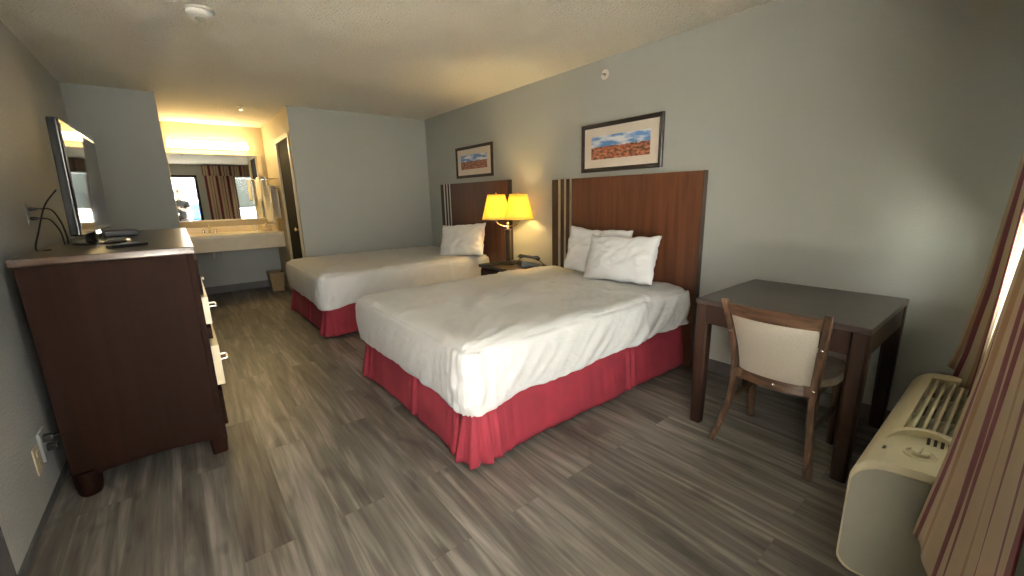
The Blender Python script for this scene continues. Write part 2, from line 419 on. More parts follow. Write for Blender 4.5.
# baseboards
struct('baseboard_right', box(XR - .012, XR, YF, YB, 0, .095, bev=.003), 'base')
struct('baseboard_left', box(XL, XL + .012, .95, YB, 0, .03, bev=.003), 'base')
struct('baseboard_back', box(XB + T + .01, XR - .013, YB - .012, YB, 0, .095, bev=.003), 'base')
struct('baseboard_alcove', box(XA, XB - .001, YR - .012, YR, 0, .11, bev=.003), 'base')
struct('baseboard_front', box(DX1 + .08, XR - .013, YF, YF + .012, 0, .095, bev=.003), 'base')
# bathroom doorway
bm = bmesh.new()
bx(bm, XB - .015, XB + .0, BY0 - .06, BY0, 0, BZ + .06, bev=.004); bx(bm, XB - .012, XB, BY1, BY1 + .035, 0, BZ + .06, bev=.004)
bx(bm, XB - .015, XB, BY0, BY1, BZ, BZ + .06, bev=.004)
struct('trim_1', bm, 'casing')
bm = box(XB + .016, XB + .056, BY0 + .004, BY1 - .004, .006, BZ - .004, bev=.003)
for zz in ((.2, .95), (1.1, 1.95)):
    bx(bm, XB + .010, XB + .018, BY0 + .10, BY1 - .10, zz[0], zz[1], bev=.006)
d2 = struct('door_2', bm, 'bathdoor', 'dark bathroom door in the alcove', 'door')
bm = bmesh.new(); lathe(bm, [(.026, 0), (.026, -.006), (.011, -.01), (.011, -.03), (.024, -.036), (.027, -.05), (.018, -.062), (.001, -.064)], (XB + .016, BY0 + .07, .98), 20, 'X')
obj('door_knob', bm, 'brass', d2)
# entrance doorway: casing, threshold, open leaf
bm = bmesh.new()
bx(bm, DX0 - .05, DX0, YF, YF + .014, 0, DZ + .05, bev=.003); bx(bm, DX1, DX1 + .05, YF, YF + .014, 0, DZ + .05, bev=.003)
bx(bm, DX0, DX1, YF, YF + .014, DZ, DZ + .05, bev=.003)
bx(bm, DX0, DX0 + .02, YF - T, YF, 0, DZ, bev=.003); bx(bm, DX1 - .02, DX1, YF - T, YF, 0, DZ, bev=.003); bx(bm, DX0 + .02, DX1 - .02, YF - T, YF, DZ - .02, DZ, bev=.003)
struct('trim_2', bm, 'darkdoor')
ang = math.radians(85)
mt = Matrix.Translation((DX0 + .022, YF + .01, 0)) @ Matrix.Rotation(ang, 4, 'Z')
bm = box(0, .88, -.02, .02, .012, DZ - .03, bev=.004, mtx=mt)
for zz in ((.2, .95), (1.1, 1.95)):
    for s in (-1, 1):
        bx(bm, .12, .76, s * .022 - .003, s * .022 + .003, zz[0], zz[1], bev=.002, mtx=mt)
d1 = struct('door_1', bm, 'darkdoor', 'dark entrance door standing open beside the left wall', 'door')
bm = bmesh.new()
for s in (-1, 1):
    t = bmesh.new(); lathe(t, [(.028, 0), (.028, .008), (.01, .012), (.01, .045)], n=20); tube(t, [(0, 0, .040), (-.11, 0, .042)], .008)
    bmesh.ops.transform(t, matrix=mt @ Matrix.Translation((.745, s * .02, 1.14)) @ Matrix.Rotation(-s * PI / 2, 4, 'X'), verts=t.verts); merge(bm, t)
obj('door_handle', bm, 'nickel', d1)

# window: frame, glass, sill (structure)
bm = bmesh.new()
f = .04; yy0, yy1 = YF - T + .02, YF - .05
bx(bm, WX0, WX1, yy0, yy1, WZ0, WZ0 + f, bev=.004); bx(bm, WX0, WX1, yy0, yy1, WZ1 - f, WZ1, bev=.004)
for xx in (WX0, (WX0 + WX1) / 2 - f / 2, WX1 - f): bx(bm, xx, xx + f, yy0, yy1, WZ0 + f, WZ1 - f, bev=.004)
w1 = struct('window_1', bm, 'white_pl', 'wide white-framed window behind the striped curtains', 'window')
obj('pane', box(WX0 + f, WX1 - f, yy0 + .025, yy0 + .031, WZ0 + f, WZ1 - f), 'glass', w1, False)
struct('trim_3', box(WX0 - .02, WX1 + .02, YF - .05, YF + .012, WZ0 - .025, WZ0, bev=.004), 'white_pl')

# window blind
bl = thing('window_blind', 'grey horizontal slat blind lowered halfway over the window', 'blind', (0, 0, 0))
bm = bmesh.new(); bx(bm, WX0 + .01, WX1 - .01, YF - .045, YF - .005, WZ1 - .05, WZ1 - .003, bev=.004); obj('head_rail', bm, 'blind', bl)
bm = bmesh.new(); z = WZ1 - .075; k = 0
while z > 1.20:
    t = bmesh.new(); bx(t, WX0 + .012, WX1 - .012, -.024, .024, -.0015, .0015)
    bmesh.ops.transform(t, matrix=Matrix.Translation((0, YF - .025, z)) @ Matrix.Rotation(math.radians(-58), 4, 'X'), verts=t.verts); merge(bm, t)
    z -= .042
for xx in (WX0 + .2, (WX0 + WX1) / 2 + .1, WX1 - .2): tube(bm, [(xx, YF - .025, WZ1 - .05), (xx, YF - .025, 1.16)], .0015, 6)
obj('slats', bm, 'blind', bl, False)
obj('bottom_rail', box(WX0 + .012, WX1 - .012, YF - .04, YF - .01, 1.13, 1.155, bev=.004), 'blind', bl)

# ------------------------------------------------------------------ curtains
def lerp(a, b, t): return a + (b - a) * t
def interp(tab, z):
    if z <= tab[0][0]: return tab[0][1]
    for (a, b), (c, d) in zip(tab, tab[1:]):
        if z <= c: return lerp(b, d, (z - a) / (c - a))
    return tab[-1][1]

def curtain_mesh(path, z0, z1, nz=44, thick=.002, u0=0.0, hem=None, maxlen=None):
    """path(s, z) -> (x, y), s in 0..1; the u coordinate is the cloth length at mid height"""
    ns = 150
    zs = [lerp(z0, z1, k / nz) for k in range(nz + 1)]
    bm = bmesh.new(); uvl = bm.loops.layers.uv.new('UVMap')
    zm = (z0 + z1) / 2; us = [u0]
    for i in range(1, ns + 1):
        a = Vector(path((i - 1) / ns, zm)); b = Vector(path(i / ns, zm)); us.append(us[-1] + (b - a).length)
    V = [[bm.verts.new((*path(i / ns, z), z + (hem(i / ns) * (1 - k / nz) ** 4 if hem else 0))) for i in range(ns + 1)] for k, z in enumerate(zs)]
    for k in range(nz):
        for i in range(ns):
            fc = bm.faces.new((V[k][i], V[k][i + 1], V[k + 1][i + 1], V[k + 1][i]))
            for l, (ii, kk) in zip(fc.loops, ((i, k), (i + 1, k), (i + 1, k + 1), (i, k + 1))):
                l[uvl].uv = (us[ii], zs[kk])
    return bm

def solid(o, t=.0025):
    md = o.modifiers.new('solid', 'SOLIDIFY'); md.thickness = t; md.offset = 0
    return o

RODZ, RODY = 2.30, -.005
# near panel: its free edge at x=1.52 bows into the room towards the hem
edge_y = [(.35, .084), (.6, .057), (.9, .032), (1.2, .013), (1.5, .002), (2.3, -.01)]
def near_path(s, z):
    x = lerp(1.52, .78, s)
    ye = interp(edge_y, z)
    yb = -.052
    t = min(1, s / .80)
    y = lerp(ye, yb, t ** .8)
    amp = .0032 * min(1, s * 5 + .2) * lerp(1.15, .75, min(1, max(0, (z - .4) / 1.9)))
    y += amp * math.sin(s * 2 * PI * 3.3 + .5 * math.sin(z * 2.1)) + .003 * math.sin(s * 47 + z * 4)
    x += .006 * math.cos(s * 2 * PI * 3.3 + z)
    return (x, max(y, YF + .016))
cn = thing('window_curtain', 'cream, tan and burgundy striped curtain nearest the doorway', 'curtain', (0, 0, 0), group='striped window curtains')
o = solid(obj('curtain_cloth', curtain_mesh(near_path, .35, RODZ - .02, hem=lambda s: .012 * math.sin(s * 19)), 'stripe', cn, True, angle=180))
# far panel, its hem resting on top of the air conditioner
edge2 = [(.50, .150), (.62, .128), (.93, .095), (1.43, .066), (1.9, .045), (2.3, .02)]
def far_path(s, z):
    x = lerp(2.70, 2.36, s)
    ye = interp(edge2, z)
    y = lerp(ye, ye * .35 + .0, s) + .016 * math.sin(s * 2 * PI * 3.2 + .4 + z * .4)
    return (x + .012 * math.sin(s * 20 + z), y)
cf = thing('window_curtain', 'striped curtain with its hem gathered on the air conditioner top', 'curtain', (0, 0, 0), group='striped window curtains')
solid(obj('curtain_cloth', curtain_mesh(far_path, .506, RODZ - .02, u0=.03, hem=lambda s: .008 * math.sin(s * 17)), 'stripe', cf, True, angle=180))
def lin_path(s, z):
    x = lerp(2.34, 2.02, s)
    return (x, interp([(.5, .045), (.9, .030), (1.4, .018), (2.3, -.02)], z) + .006 * math.sin(s * 14))
solid(obj('curtain_lining', curtain_mesh(lin_path, .53, RODZ - .02), 'lining', cf, True, angle=180))
rod = thing('curtain_rod', 'slim white rod above the window carrying both curtains', 'curtain rod', (0, 0, 0))
bm = bmesh.new(); tube(bm, [(.75, RODY, RODZ), (2.93, RODY, RODZ)], .011, 12); obj('pole', bm, 'white_pl', rod)
bm = bmesh.new()
for xx in (.78, 1.75, 2.90): bx(bm, xx - .008, xx + .008, YF, RODY - .009, RODZ - .012, RODZ + .012, bev=.003)
pieces('bracket', bm, 'white_pl', rod)
# valance
def val_path(s, z):
    x = lerp(.73, 2.96, s); return (x, .085 + .012 * math.sin(s * 2 * PI * 17) * (1.2 - (z - 2.1) * 2))
va = thing('valance', 'gathered striped valance across the top of the window', 'valance')
solid(obj('valance_cloth', curtain_mesh(val_path, 2.12, 2.41, nz=8), 'stripe', va, True, angle=180))
bm = bmesh.new(); bx(bm, .75, 2.95, .055, .068, 2.34, 2.40, bev=.002)
for xx in (.75, 2.938): bx(bm, xx, xx + .012, YF, .055, 2.34, 2.40, bev=.002)
obj('valance_board', bm, 'white_pl', va)

# ------------------------------------------------------------------ wall air conditioner (PTAC)
AX0, AX1 = 1.60, 2.60
ac = thing('air_conditioner', 'ivory through-wall air conditioner with grey end cover below the curtains', 'air conditioner', ((AX0 + AX1) / 2, YF, 0))
def acl(b):  # world -> local
    bmesh.ops.translate(b, verts=b.verts, vec=(-(AX0 + AX1) / 2, -YF, 0)); return b
def prof(inset=0.0):
    if inset:
        A_, T_ = prof(0), .030
        out_ = []
        for (y, z) in A_:
            w = min(1, max(0, (z - .30) / .15))
            y2 = y - (.005 if y > YF + .01 else 0); z2 = z + .006 if z < .1 else z - T_ * w
            out_.append((y2, z2))
        return out_
    return prof0(0)
def prof0(inset=0.0):
    """front/top outline (y, z), anticlockwise from bottom back"""
    i = inset
    P = [(YF + .002, .065 + i), (.205, .065 + i)]
    for a in range(-90, 1, 15): P.append((.215 + (.045 - i) * math.cos(math.radians(a)), .11 + (.045 - i) * math.sin(math.radians(a))))
    for a in range(0, 79, 11): P.append((.165 + (.095 - i) * math.cos(math.radians(a)), .405 + (.095 - i) * math.sin(math.radians(a))))
    P += [(.10, .507 - i), (YF + .002, .513 - i)]
    return P
def extrude_x(bm, P, x0, x1, bev=0):
    a = [bm.verts.new((x0, y, z)) for y, z in P]; b = [bm.verts.new((x1, y, z)) for y, z in P]
    n = len(P)
    for k in range(n): bm.faces.new((a[k], a[(k + 1) % n], b[(k + 1) % n], b[k]))
    bm.faces.new(a[::-1]); bm.faces.new(b)
# shell in three runs so that the vent well is a real opening in the top
VX0, VX1, VY0, VY1 = 1.86, 2.52, .035, .186
bm = bmesh.new()
extrude_x(bm, prof(), AX0 + .012, VX0); extrude_x(bm, prof(), VX1, AX1 - .012)
Pf = [(VY1, .40)] + [(VY1, .085)] + [p for p in prof()[1:] if p[0] > VY1 - .001]
zt = [p for p in prof() if abs(p[0] - VY1) < .02][-1][1]
Pf.append((VY1, .4965))
extrude_x(bm, Pf, VX0, VX1)
extrude_x(bm, [(YF + .002, .085), (VY0, .085), (VY0, .509), (YF + .002, .513)], VX0, VX1)
shell = obj('shell', acl(bm), 'ac', ac)
bm = bmesh.new(); bx(bm, VX0, VX1, VY0, VY1, .085, .43); obj('vent_well', acl(bm), 'ac_dark', ac)
bm = bmesh.new()
n = 6
for k in range(n):
    yc = lerp(VY0 + .012, VY1 - .012, k / (n - 1))
    t = bmesh.new(); bx(t, VX0 + .001, VX1 - .001, -.0045, .0045, -.026, .022, bev=.001)
    bmesh.ops.transform(t, matrix=Matrix.Translation((0, yc, .474)) @ Matrix.Rotation(math.radians(24), 4, 'X'), verts=t.verts); merge(bm, t)
pieces('louver', acl(bm), 'ac_slat', ac, False)
bm = bmesh.new()
for xx in (2.07, 2.29): bx(bm, xx - .003, xx + .003, VY0 + .001, VY1 - .001, .45, .490)
pieces('louver_rib', acl(bm), 'ac_slat', ac, False)
# end covers: grey plate inset in a raised ivory rim
for x0, x1, sgn in ((AX0 - .002, AX0 + .012, -1), (AX1 - .012, AX1 + .002, 1)):
    bm = bmesh.new(); P = prof(0); Q = prof(.020)
    xo = x0 if sgn < 0 else x1; xi = x1 if sgn < 0 else x0
    xin = xo - sgn * .006
    A = [bm.verts.new((xi, y, z)) for y, z in P]; B = [bm.verts.new((xo - sgn * .004, y, z)) for y, z in P]
    B2 = [bm.verts.new((xo, lerp(y, y2, .3), lerp(z, z2, .3))) for (y, z), (y2, z2) in zip(P, Q)]
    Cc = [bm.verts.new((xo, lerp(y, y2, .8), lerp(z, z2, .8))) for (y, z), (y2, z2) in zip(P, Q)]; D = [bm.verts.new((xin, y, z)) for y, z in Q]
    n = len(P)
    for a, b in ((A, B), (B, B2), (B2, Cc), (Cc, D)):
        for k in range(n): bm.faces.new((a[k], a[(k + 1) % n], b[(k + 1) % n], b[k]))
    bm.faces.new(A)
    obj('end_rim', acl(bm), 'ac', ac)
    bm = bmesh.new(); extrude_x(bm, Q, min(xin, xin - sgn * .004), max(xin, xin - sgn * .004)); obj('end_cover', acl(bm), 'ac_end', ac)
# raised curved brow between control deck and vents
bm = bmesh.new()
arc = []
for k in range(17):
    t = k / 16; y = lerp(.215, .03, t); x = 1.79 + .055 * math.sin(t * PI) ** .8
    arc.append((x, y))
lo = []; hi = []
def topz(y):
    P = prof(); best = .51
    for (a, b), (c, d) in zip(P[8:], P[9:]):
        if min(a, c) - 1e-6 <= y <= max(a, c) + 1e-6 and abs(a - c) > 1e-6: return b + (d - b) * (y - a) / (c - a)
    return best
rows = []
for (x, y) in arc:
    z = topz(y); h = .022 * math.sin(min(1, max(0, (.215 - y) / .185)) * PI) ** .5
    h *= 1.35; rows.append([(x + .010, y, z - .012), (x - .004, y, z + h * .7), (x - .006, y, z + h), (x + .010, y, z + h * 1.02), (x + .075, y, z + h * .15), (x + .08, y, z - .004)])
V = grid_solid(bm, rows); obj('control_brow', acl(bm), 'ac', ac)
# control deck: dial in a shallow ring, two slots, badge bar
bm = bmesh.new(); zc = topz(.12)
lathe(bm, [(.040, zc - .006), (.040, zc + .004), (.036, zc + .006), (.033, zc + .004), (.033, zc - .002)], (1.715, .118, 0), 30, cap=False); obj('dial_ring', acl(bm), 'ac', ac)
bm = bmesh.new(); lathe(bm, [(.022, zc - .004), (.022, zc + .012), (.019, zc + .015), (.001, zc + .015)], (1.715, .118, 0), 24)
bx(bm, 1.695, 1.735, .115, .121, zc + .014, zc + .021, bev=.002); obj('dial', acl(bm), 'ac', ac)
bm = bmesh.new(); bx(bm, 1.70, 1.718, .198, .206, topz(.2) - .004, topz(.2) + .0035, bev=.001); bx(bm, 1.668, 1.70, .055, .063, topz(.06) - .004, topz(.06) + .004, bev=.001)
pieces('control_slot', acl(bm), 'ac_dark', ac)
bm = bmesh.new()
for k in range(4): bx(bm, 1.80 + k * .001, 1.806 + k * .001, .06 + k * .016, .068 + k * .016, zc + .0, zc + .024, bev=.001)
pieces('status_mark', acl(bm), 'ac_dark', ac)
# foot / sub-base
obj('sub_base', acl(box(AX0 + .04, AX1 - .04, YF + .014, .16, 0, .086, bev=.004)), 'ac_end', ac)

# ------------------------------------------------------------------ beds
def fbm(p, s, o=3):
    return noise.fractal(Vector(p) * s, 1.0, 2.0, o)

BL, BW = 1.975, 1.53   # length along x, width along y; local origin: foot corner nearest the camera on the floor
def sheet_mesh(seed):
    nx, ny, nz = 110, 96, 22
    z0, z1 = .312, .642
    r = .075
    bm = bmesh.new()
    cache = {}
    def vert(x, y, z):
        key = (round(x, 5), round(y, 5), round(z, 5))
        if key in cache: return cache[key]
        p = Vector((x, y, z))
        rc = .07   # vertical corner radius
        q = Vector((min(max(x, rc), BL - .02), min(max(y, rc), BW - rc), min(z, z1 - r)))
        d2 = Vector((p.x - q.x, p.y - q.y)); L2 = max(abs(d2.x), abs(d2.y))
        if d2.length > 1e-9: d2 = d2 / d2.length * L2     # square -> round corner
        dz = (z - q.z) / r if z > q.z else 0
        h = L2 / rc
        # round the top edge
        if dz > 0:
            m = math.sqrt(h * h + dz * dz); k = max(h, dz) / m if m > 0 else 1
            hh = h * k; zz = dz * k
        else: hh, zz = h, 0
        out = Vector((q.x, q.y, 0))
        if d2.length > 1e-9: out += Vector((d2.x, d2.y, 0)).normalized() * hh * rc
        out.z = q.z + zz * r if dz > 0 else z
        nrm = Vector((d2.x, d2.y, 0)).normalized() * h if d2.length > 1e-9 else Vector((0, 0, 0))
        nrm = nrm + Vector((0, 0, dz if dz > 0 else 0)); side = h * (1 - max(0, min(1, dz)))
        if nrm.length < 1e-6: nrm = Vector((0, 0, 1))
        nrm.normalize()
        # mattress bulge and sag
        disp = 0
        X, Y = out.x, out.y
        if nrm.z > .6:
            disp += .010 * fbm((X + seed, Y, 0), 1.3) 
            u = X * .75 + Y * .65; w = -X * .65 + Y * .75
            disp += .0115 * fbm((u * 1.0 + seed, w * 4.2, seed), 2.0, 4)
            disp += .0065 * fbm((X * 1.2 + 3, Y * 5 + seed, 1), 2.6, 3)
            # puckers radiating from the near foot corner
            a = math.atan2(Y - .02, X - .02); rr = math.hypot(X, Y)
            disp += .006 * math.sin(a * 22 + seed) * math.exp(-(rr / .45) ** 2)
            # turned edge of the top sheet across the bed
            e = X - (1.40 + .10 * math.sin(Y * 2.2 + seed))
            disp += .011 * math.exp(-(e / .016) ** 2) + (.004 if e > 0 else 0)
            disp -= .010 * min(1, max(0, (X - 1.6) / .3)) 
        else:
            s = X + Y
            v = (z1 - out.z)
            slant = s * 1.0 + v * .9 * (1 if Y < .2 else -.6)
            kf = .45 if X < .12 and Y > .25 else 1.0
            disp += .008 + kf * (.007 + .011 * min(1, v / .25)) * fbm((slant * 4.6, out.z * 1.1, seed), 2.2, 4)
            disp += .012 * math.sin(PI * min(1, max(0, (out.z - z0) / (z1 - z0))))
            rr = math.hypot(X, Y)
            disp += .006 * 1.6 * math.sin((math.atan2(Y - .10, X - .10)) * 30) * math.exp(-(rr / .17) ** 2)
            e = X - 1.40 - .12 * v
            if Y < .2: disp += .009 * math.exp(-(e / .016) ** 2)
        out += nrm * disp
        # hem line: lower at the foot corners, higher to the head
        if z < z0 + .10:
            t = 1 - (z - z0) / .10
            lift = .016 * fbm((X * 2, Y * 2, seed), 2.0) + .045 * min(1, X / BL) 
            c = math.hypot(X - .05, Y - .05); lift -= .028 * math.exp(-(c / .14) ** 2)
            out.z += lift * t
        if z <= z0 + 1e-6: out -= Vector((nrm.x, nrm.y, 0)) * .010
        out.x = min(out.x, BL)
        v_ = bm.verts.new(out); cache[key] = v_; return v_
    xs = [BL * i / nx for i in range(nx + 1)]; ys = [BW * j / ny for j in range(ny + 1)]; zs = [z0 + (z1 - z0) * k / nz for k in range(nz + 1)]
    def quad(a, b, c, d):
        vs = [vert(*p) for p in (a, b, c, d)]
        if len(set(vs)) == 4:
            try: bm.faces.new(vs)
            except ValueError: pass
    for i in range(nx):
        for j in range(ny): quad((xs[i], ys[j], z1), (xs[i + 1], ys[j], z1), (xs[i + 1], ys[j + 1], z1), (xs[i], ys[j + 1], z1))
    for k in range(nz):
        for i in range(nx):
            for y in (0, BW): quad((xs[i], y, zs[k]), (xs[i + 1], y, zs[k]), (xs[i + 1], y, zs[k + 1]), (xs[i], y, zs[k + 1]))
        for j in range(ny):
            for x in (0, BL): quad((x, ys[j], zs[k]), (x, ys[j + 1], zs[k]), (x, ys[j + 1], zs[k + 1]), (x, ys[j], zs[k + 1]))
    return bm

def skirt_mesh(seed):
    """cloth band round the near side, foot and far side with pleats"""
    # path: head near side -> foot near corner -> foot far corner -> head far side
    pts = [(BL - .02, .015), (.03, .015), (.03, BW - .015), (BL - .02, BW - .015)]
    segs = [(Vector(a), Vector(b)) for a, b in zip(pts, pts[1:])]
    lens = [(b - a).length for a, b in segs]; tot = sum(lens)
    N_ = 720; nz = 16
    c1, c2 = lens[0], lens[0] + lens[1]
    pleats = [lens[0] * .34, c1 + lens[1] * .42, c2 + lens[2] * .6]
    bm = bmesh.new(); rows = []
    zt = .375
    for k in range(nz + 1):
        row = []; f = 1 - k / nz  # 0 at top... f=1 bottom
        zb = .030
        z = lerp(zb, zt, k / nz)
        for i in range(N_ + 1):
            s = tot * i / N_
            a = 0
            while a < 2 and s > sum(lens[:a + 1]): a += 1
            s0 = s - sum(lens[:a]); A, B = segs[a]; d = (B - A).normalized(); nrm = Vector((d.y, -d.x))
            if a == 0: nrm = Vector((0, -1))
            if a == 1: nrm = Vector((-1, 0))
            if a == 2: nrm = Vector((0, 1))
            p = A + d * s0
            if k == 0 or True:
                # round the corners in plan
                rc = .085 * (1 - .75 * f)
                cxr, cyr = .03 + rc, min(max(p.y, .015 + rc), BW - .015 - rc)
                if p.x < cxr and (p.y < .015 + rc or p.y > BW - .015 - rc):
                    dv = Vector((p.x - cxr, p.y - cyr)); mxx = max(abs(dv.x), abs(dv.y))
                    if dv.length > 1e-9: p = Vector((cxr, cyr)) + dv.normalized() * mxx
            # blend normals round the corners
            for c, na, nb in ((c1, Vector((0, -1)), Vector((-1, 0))), (c2, Vector((-1, 0)), Vector((0, 1)))):
                if abs(s - c) < .06:
                    t = (s - c + .06) / .12; nrm = (na * (1 - t) + nb * t); 
            out = .020 * f - .014 * (1 - f)
            out += f * .014 * fbm((s * 1.3 + seed, z * .4, 2), 2.0, 2) + f * .006 * fbm((s * 5 + seed, z * .6, 5), 2.2, 2)
            for c in (c1, c2):
                w = math.exp(-((s - c) / .16) ** 2)
                out += f * w * (.030 + .022 * math.cos((s - c) * 2 * PI / .075) + .008 * math.sin((s - c) * 2 * PI / .031))
            for c in pleats:
                w = math.exp(-((s - c) / .045) ** 2)
                out += f * w * .020 * math.sin((s - c) * 2 * PI / .075)
            out -= (.004 if k == 0 else 0)
            zz = z + (f ** 6) * (.012 * fbm((s * 2, seed, 0), 1.5) )
            q = p + nrm * out
            row.append((q.x, q.y, zz))
        rows.append(row)
    grid_solid(bm, rows)
    return bm

def make_bed(loc, label, seed):
    t = thing('bed', label, 'bed', loc)
    sk = obj('bed_skirt', skirt_mesh(seed), 'skirt', t, True, angle=180); solid(sk, .003)
    obj('box_spring', box(.05, BL - .03, .035, BW - .035, .12, .33, bev=.02), 'boxspring', t)
    bm = bmesh.new()
    for x in (.22, BL - .25):
        for y in (.2, BW - .2): lathe(bm, [(.03, 0), (.03, .12)], (x, y, 0), 16)
    pieces('leg', bm, 'black', t)
    obj('mattress', box(.03, BL - .02, .03, BW - .03, .33, .600, bev=.06, seg=4), 'sheet', t)
    o = obj('sheet', sheet_mesh(seed), 'sheet', t, True, angle=180)
    return t
make_bed((.94, 1.555, 0), 'nearer double bed with white sheets and red skirt beside the desk', 2.0)
make_bed((.955, 4.165, 0), 'farther double bed with white sheets and red skirt along the back wall', 9.0)

def pillow_mesh(w, h, t, seed):
    """pillow standing in local YZ, thickness along x, origin at middle of the bottom edge"""
    n = 44; m = 34; bm = bmesh.new()
    def P(i, j, sd):
        u = -1 + 2 * i / n; v = -1 + 2 * j / m
        a = (1 - abs(u) ** 2.6) ; b = (1 - abs(v) ** 2.6)
        th = (max(0, a * b)) ** .42
        px = u * w / 2 * (1 - .05 * (1 - v * v)) * (1.0); pz = v * h / 2 * (1 - .09 * (1 - u * u) * (1 if v > 0 else .4))
        px += .012 * fbm((v * 2, seed, sd), 1.1); pz += .014 * fbm((u * 2.2, seed + 4, 0), 1.3)
        d = th * t / 2 * (1 + .28 * fbm((u * 1.1 + seed, v * 1.1, sd * 3), 1.2))
        crease = .012 * fbm((u * 2.4 + v * 1.2 + seed, v * 1.4 - u * .6, 7 + sd), 2.0, 4) + .008 * math.exp(-((1 - max(abs(u), abs(v))) / .25) ** 2) * math.sin(18 * (u if abs(v) > abs(u) else v) + seed)
        return Vector((sd * (d + crease * th), px, pz + h / 2))
    F = [[bm.verts.new(P(i, j, -1)) for j in range(m + 1)] for i in range(n + 1)]
    B = [[F[i][j] if i in (0, n) or j in (0, m) else bm.verts.new(P(i, j, 1)) for j in range(m + 1)] for i in range(n + 1)]
    for i in range(n):
        for j in range(m):
            bm.faces.new((F[i][j], F[i + 1][j], F[i + 1][j + 1], F[i][j + 1]))
            bm.faces.new((B[i][j], B[i][j + 1], B[i + 1][j + 1], B[i + 1][j]))
    return bm
def pillow(loc, w, h, t, lean, yaw, roll, seed, label):
    o = obj('pillow', pillow_mesh(w, h, t, seed), 'pillow', None, True, angle=180)
    o.location = loc; o.rotation_euler = Euler((math.radians(roll), math.radians(lean), math.radians(yaw)), 'XYZ')
    tag(o, label, 'pillow')
    return o
pillow((2.775, 2.38, .647), .68, .41, .13, 12, 2, 2, 1.0, 'white pillow leaning on the cherry headboard, partly hidden behind another')
pillow((2.635, 2.02, .652), .64, .38, .16, 20, 3, -2, 5.0, 'front white pillow with crumpled right top corner on the nearer bed')
pillow((2.60, 4.28, .640), .63, .405, .16, 20, 24, -4, 8.0, 'single white pillow on the farther bed')

# ------------------------------------------------------------------ headboards
def headboard(y0, y1, ztop, label, mk):
    t = thing('headboard', label, 'headboard', (XR - .03, (y0 + y1) / 2, 0))
    w = (y1 - y0) / 2
    pan = bmesh.new()
    # panel between the strip grooves; strips lie in the left quarter
    strips = [(w - .105, w - .075), (w - .190, w - .165), (w - .255, w - .235)]
    strips = [(w - .118, w - .088), (w - .192, w - .168), (w - .262, w - .240)]
    bx(pan, -.028, .026, -w, w - .264, .0, ztop, bev=.004)
    obj('panel', pan, mk, t)
    bm = bmesh.new(); 
    bx(bm, -.028, .026, w - .240, w - .192, 0, ztop, bev=.002)
    bx(bm, -.028, .026, w - .168, w - .118, 0, ztop, bev=.002)
    bx(bm, -.028, .026, w - .088, w, 0, ztop, bev=.003)
    pieces('stile', bm, 'head_dark', t)
    for a, b in strips:
        obj('inlay_strip', box(-.0295, .024, a + .0005, b - .0005, 0, ztop - .001, bev=.001), 'silver', t)
    obj('edge_band', box(-.030, .026, -w - .006, -w + .0, 0, ztop + .001, bev=.002), 'head_dark', t)
    return t
headboard(1.515, 3.045, 1.48, 'cherry-red headboard with three silver strips behind the nearer bed', 'head')
headboard(3.75, 5.28, 1.515, 'shadowed brown headboard with silver strips behind the farther bed', 'head_dark2' if 'head_dark2' in M else 'head')

# ------------------------------------------------------------------ pictures
def picture(y0, y1, z0, z1, fm, am, label, fw=.035, tilt=0):
    yc, zc = (y0 + y1) / 2, (z0 + z1) / 2; w, h = (y1 - y0) / 2, (z1 - z0) / 2
    t = thing('framed_picture', label, 'picture', (XR, yc, zc))
    t.rotation_euler = (math.radians(tilt), 0, 0)
    bm = bmesh.new()
    def ring(x, a, b): return [bm.verts.new((x, sy * a, sz * b)) for sy, sz in ((-1, -1), (1, -1), (1, 1), (-1, 1))]
    rs = [ring(-.002, w, h), ring(-.024, w, h), ring(-.028, w - .006, h - .006), ring(-.026, w - fw * .6, h - fw * .6), ring(-.018, w - fw, h - fw), ring(-.012, w - fw, h - fw)]
    for a, b in zip(rs, rs[1:]):
        for k in range(4): bm.faces.new((a[k], a[(k + 1) % 4], b[(k + 1) % 4], b[k]))
    bm.faces.new(rs[0])
    obj('frame', bm, fm, t, False)
    mh = .070; mw = .075
    bm = bmesh.new(); a, b = w - fw, h - fw; c, d = a - mw, b - mh
    for (p, q, r_, s) in ((-a, a, -b, -d), (-a, a, d, b), (-a, -c, -d, d), (c, a, -d, d)): bx(bm, -.015, -.012, p, q, r_, s)
    obj('mat_board', bm, 'mat', t, False)
    bm = bmesh.new(); uvl = bm.loops.layers.uv.new('UVMap')
    vs = [bm.verts.new((-.0128, y, z)) for y, z in ((c, -d), (-c, -d), (-c, d), (c, d))]
    f_ = bm.faces.new(vs)
    for l, uv in zip(f_.loops, ((0, 0), (1, 0), (1, 1), (0, 1))): l[uvl].uv = uv
    r = bmesh.ops.extrude_face_region(bm, geom=[f_]); 
    for v in [g for g in r['geom'] if isinstance(g, bmesh.types.BMVert)]: v.co.x += .002
    obj('print', bm, am, t, False)
    return t
picture(1.875, 2.695, 1.525, 1.93, 'frame1', 'art1', 'black-framed desert landscape above the cherry headboard')
picture(4.085, 4.89, 1.575, 1.958, 'frame2', 'art2', 'brown-framed desert landscape above the farther bed')

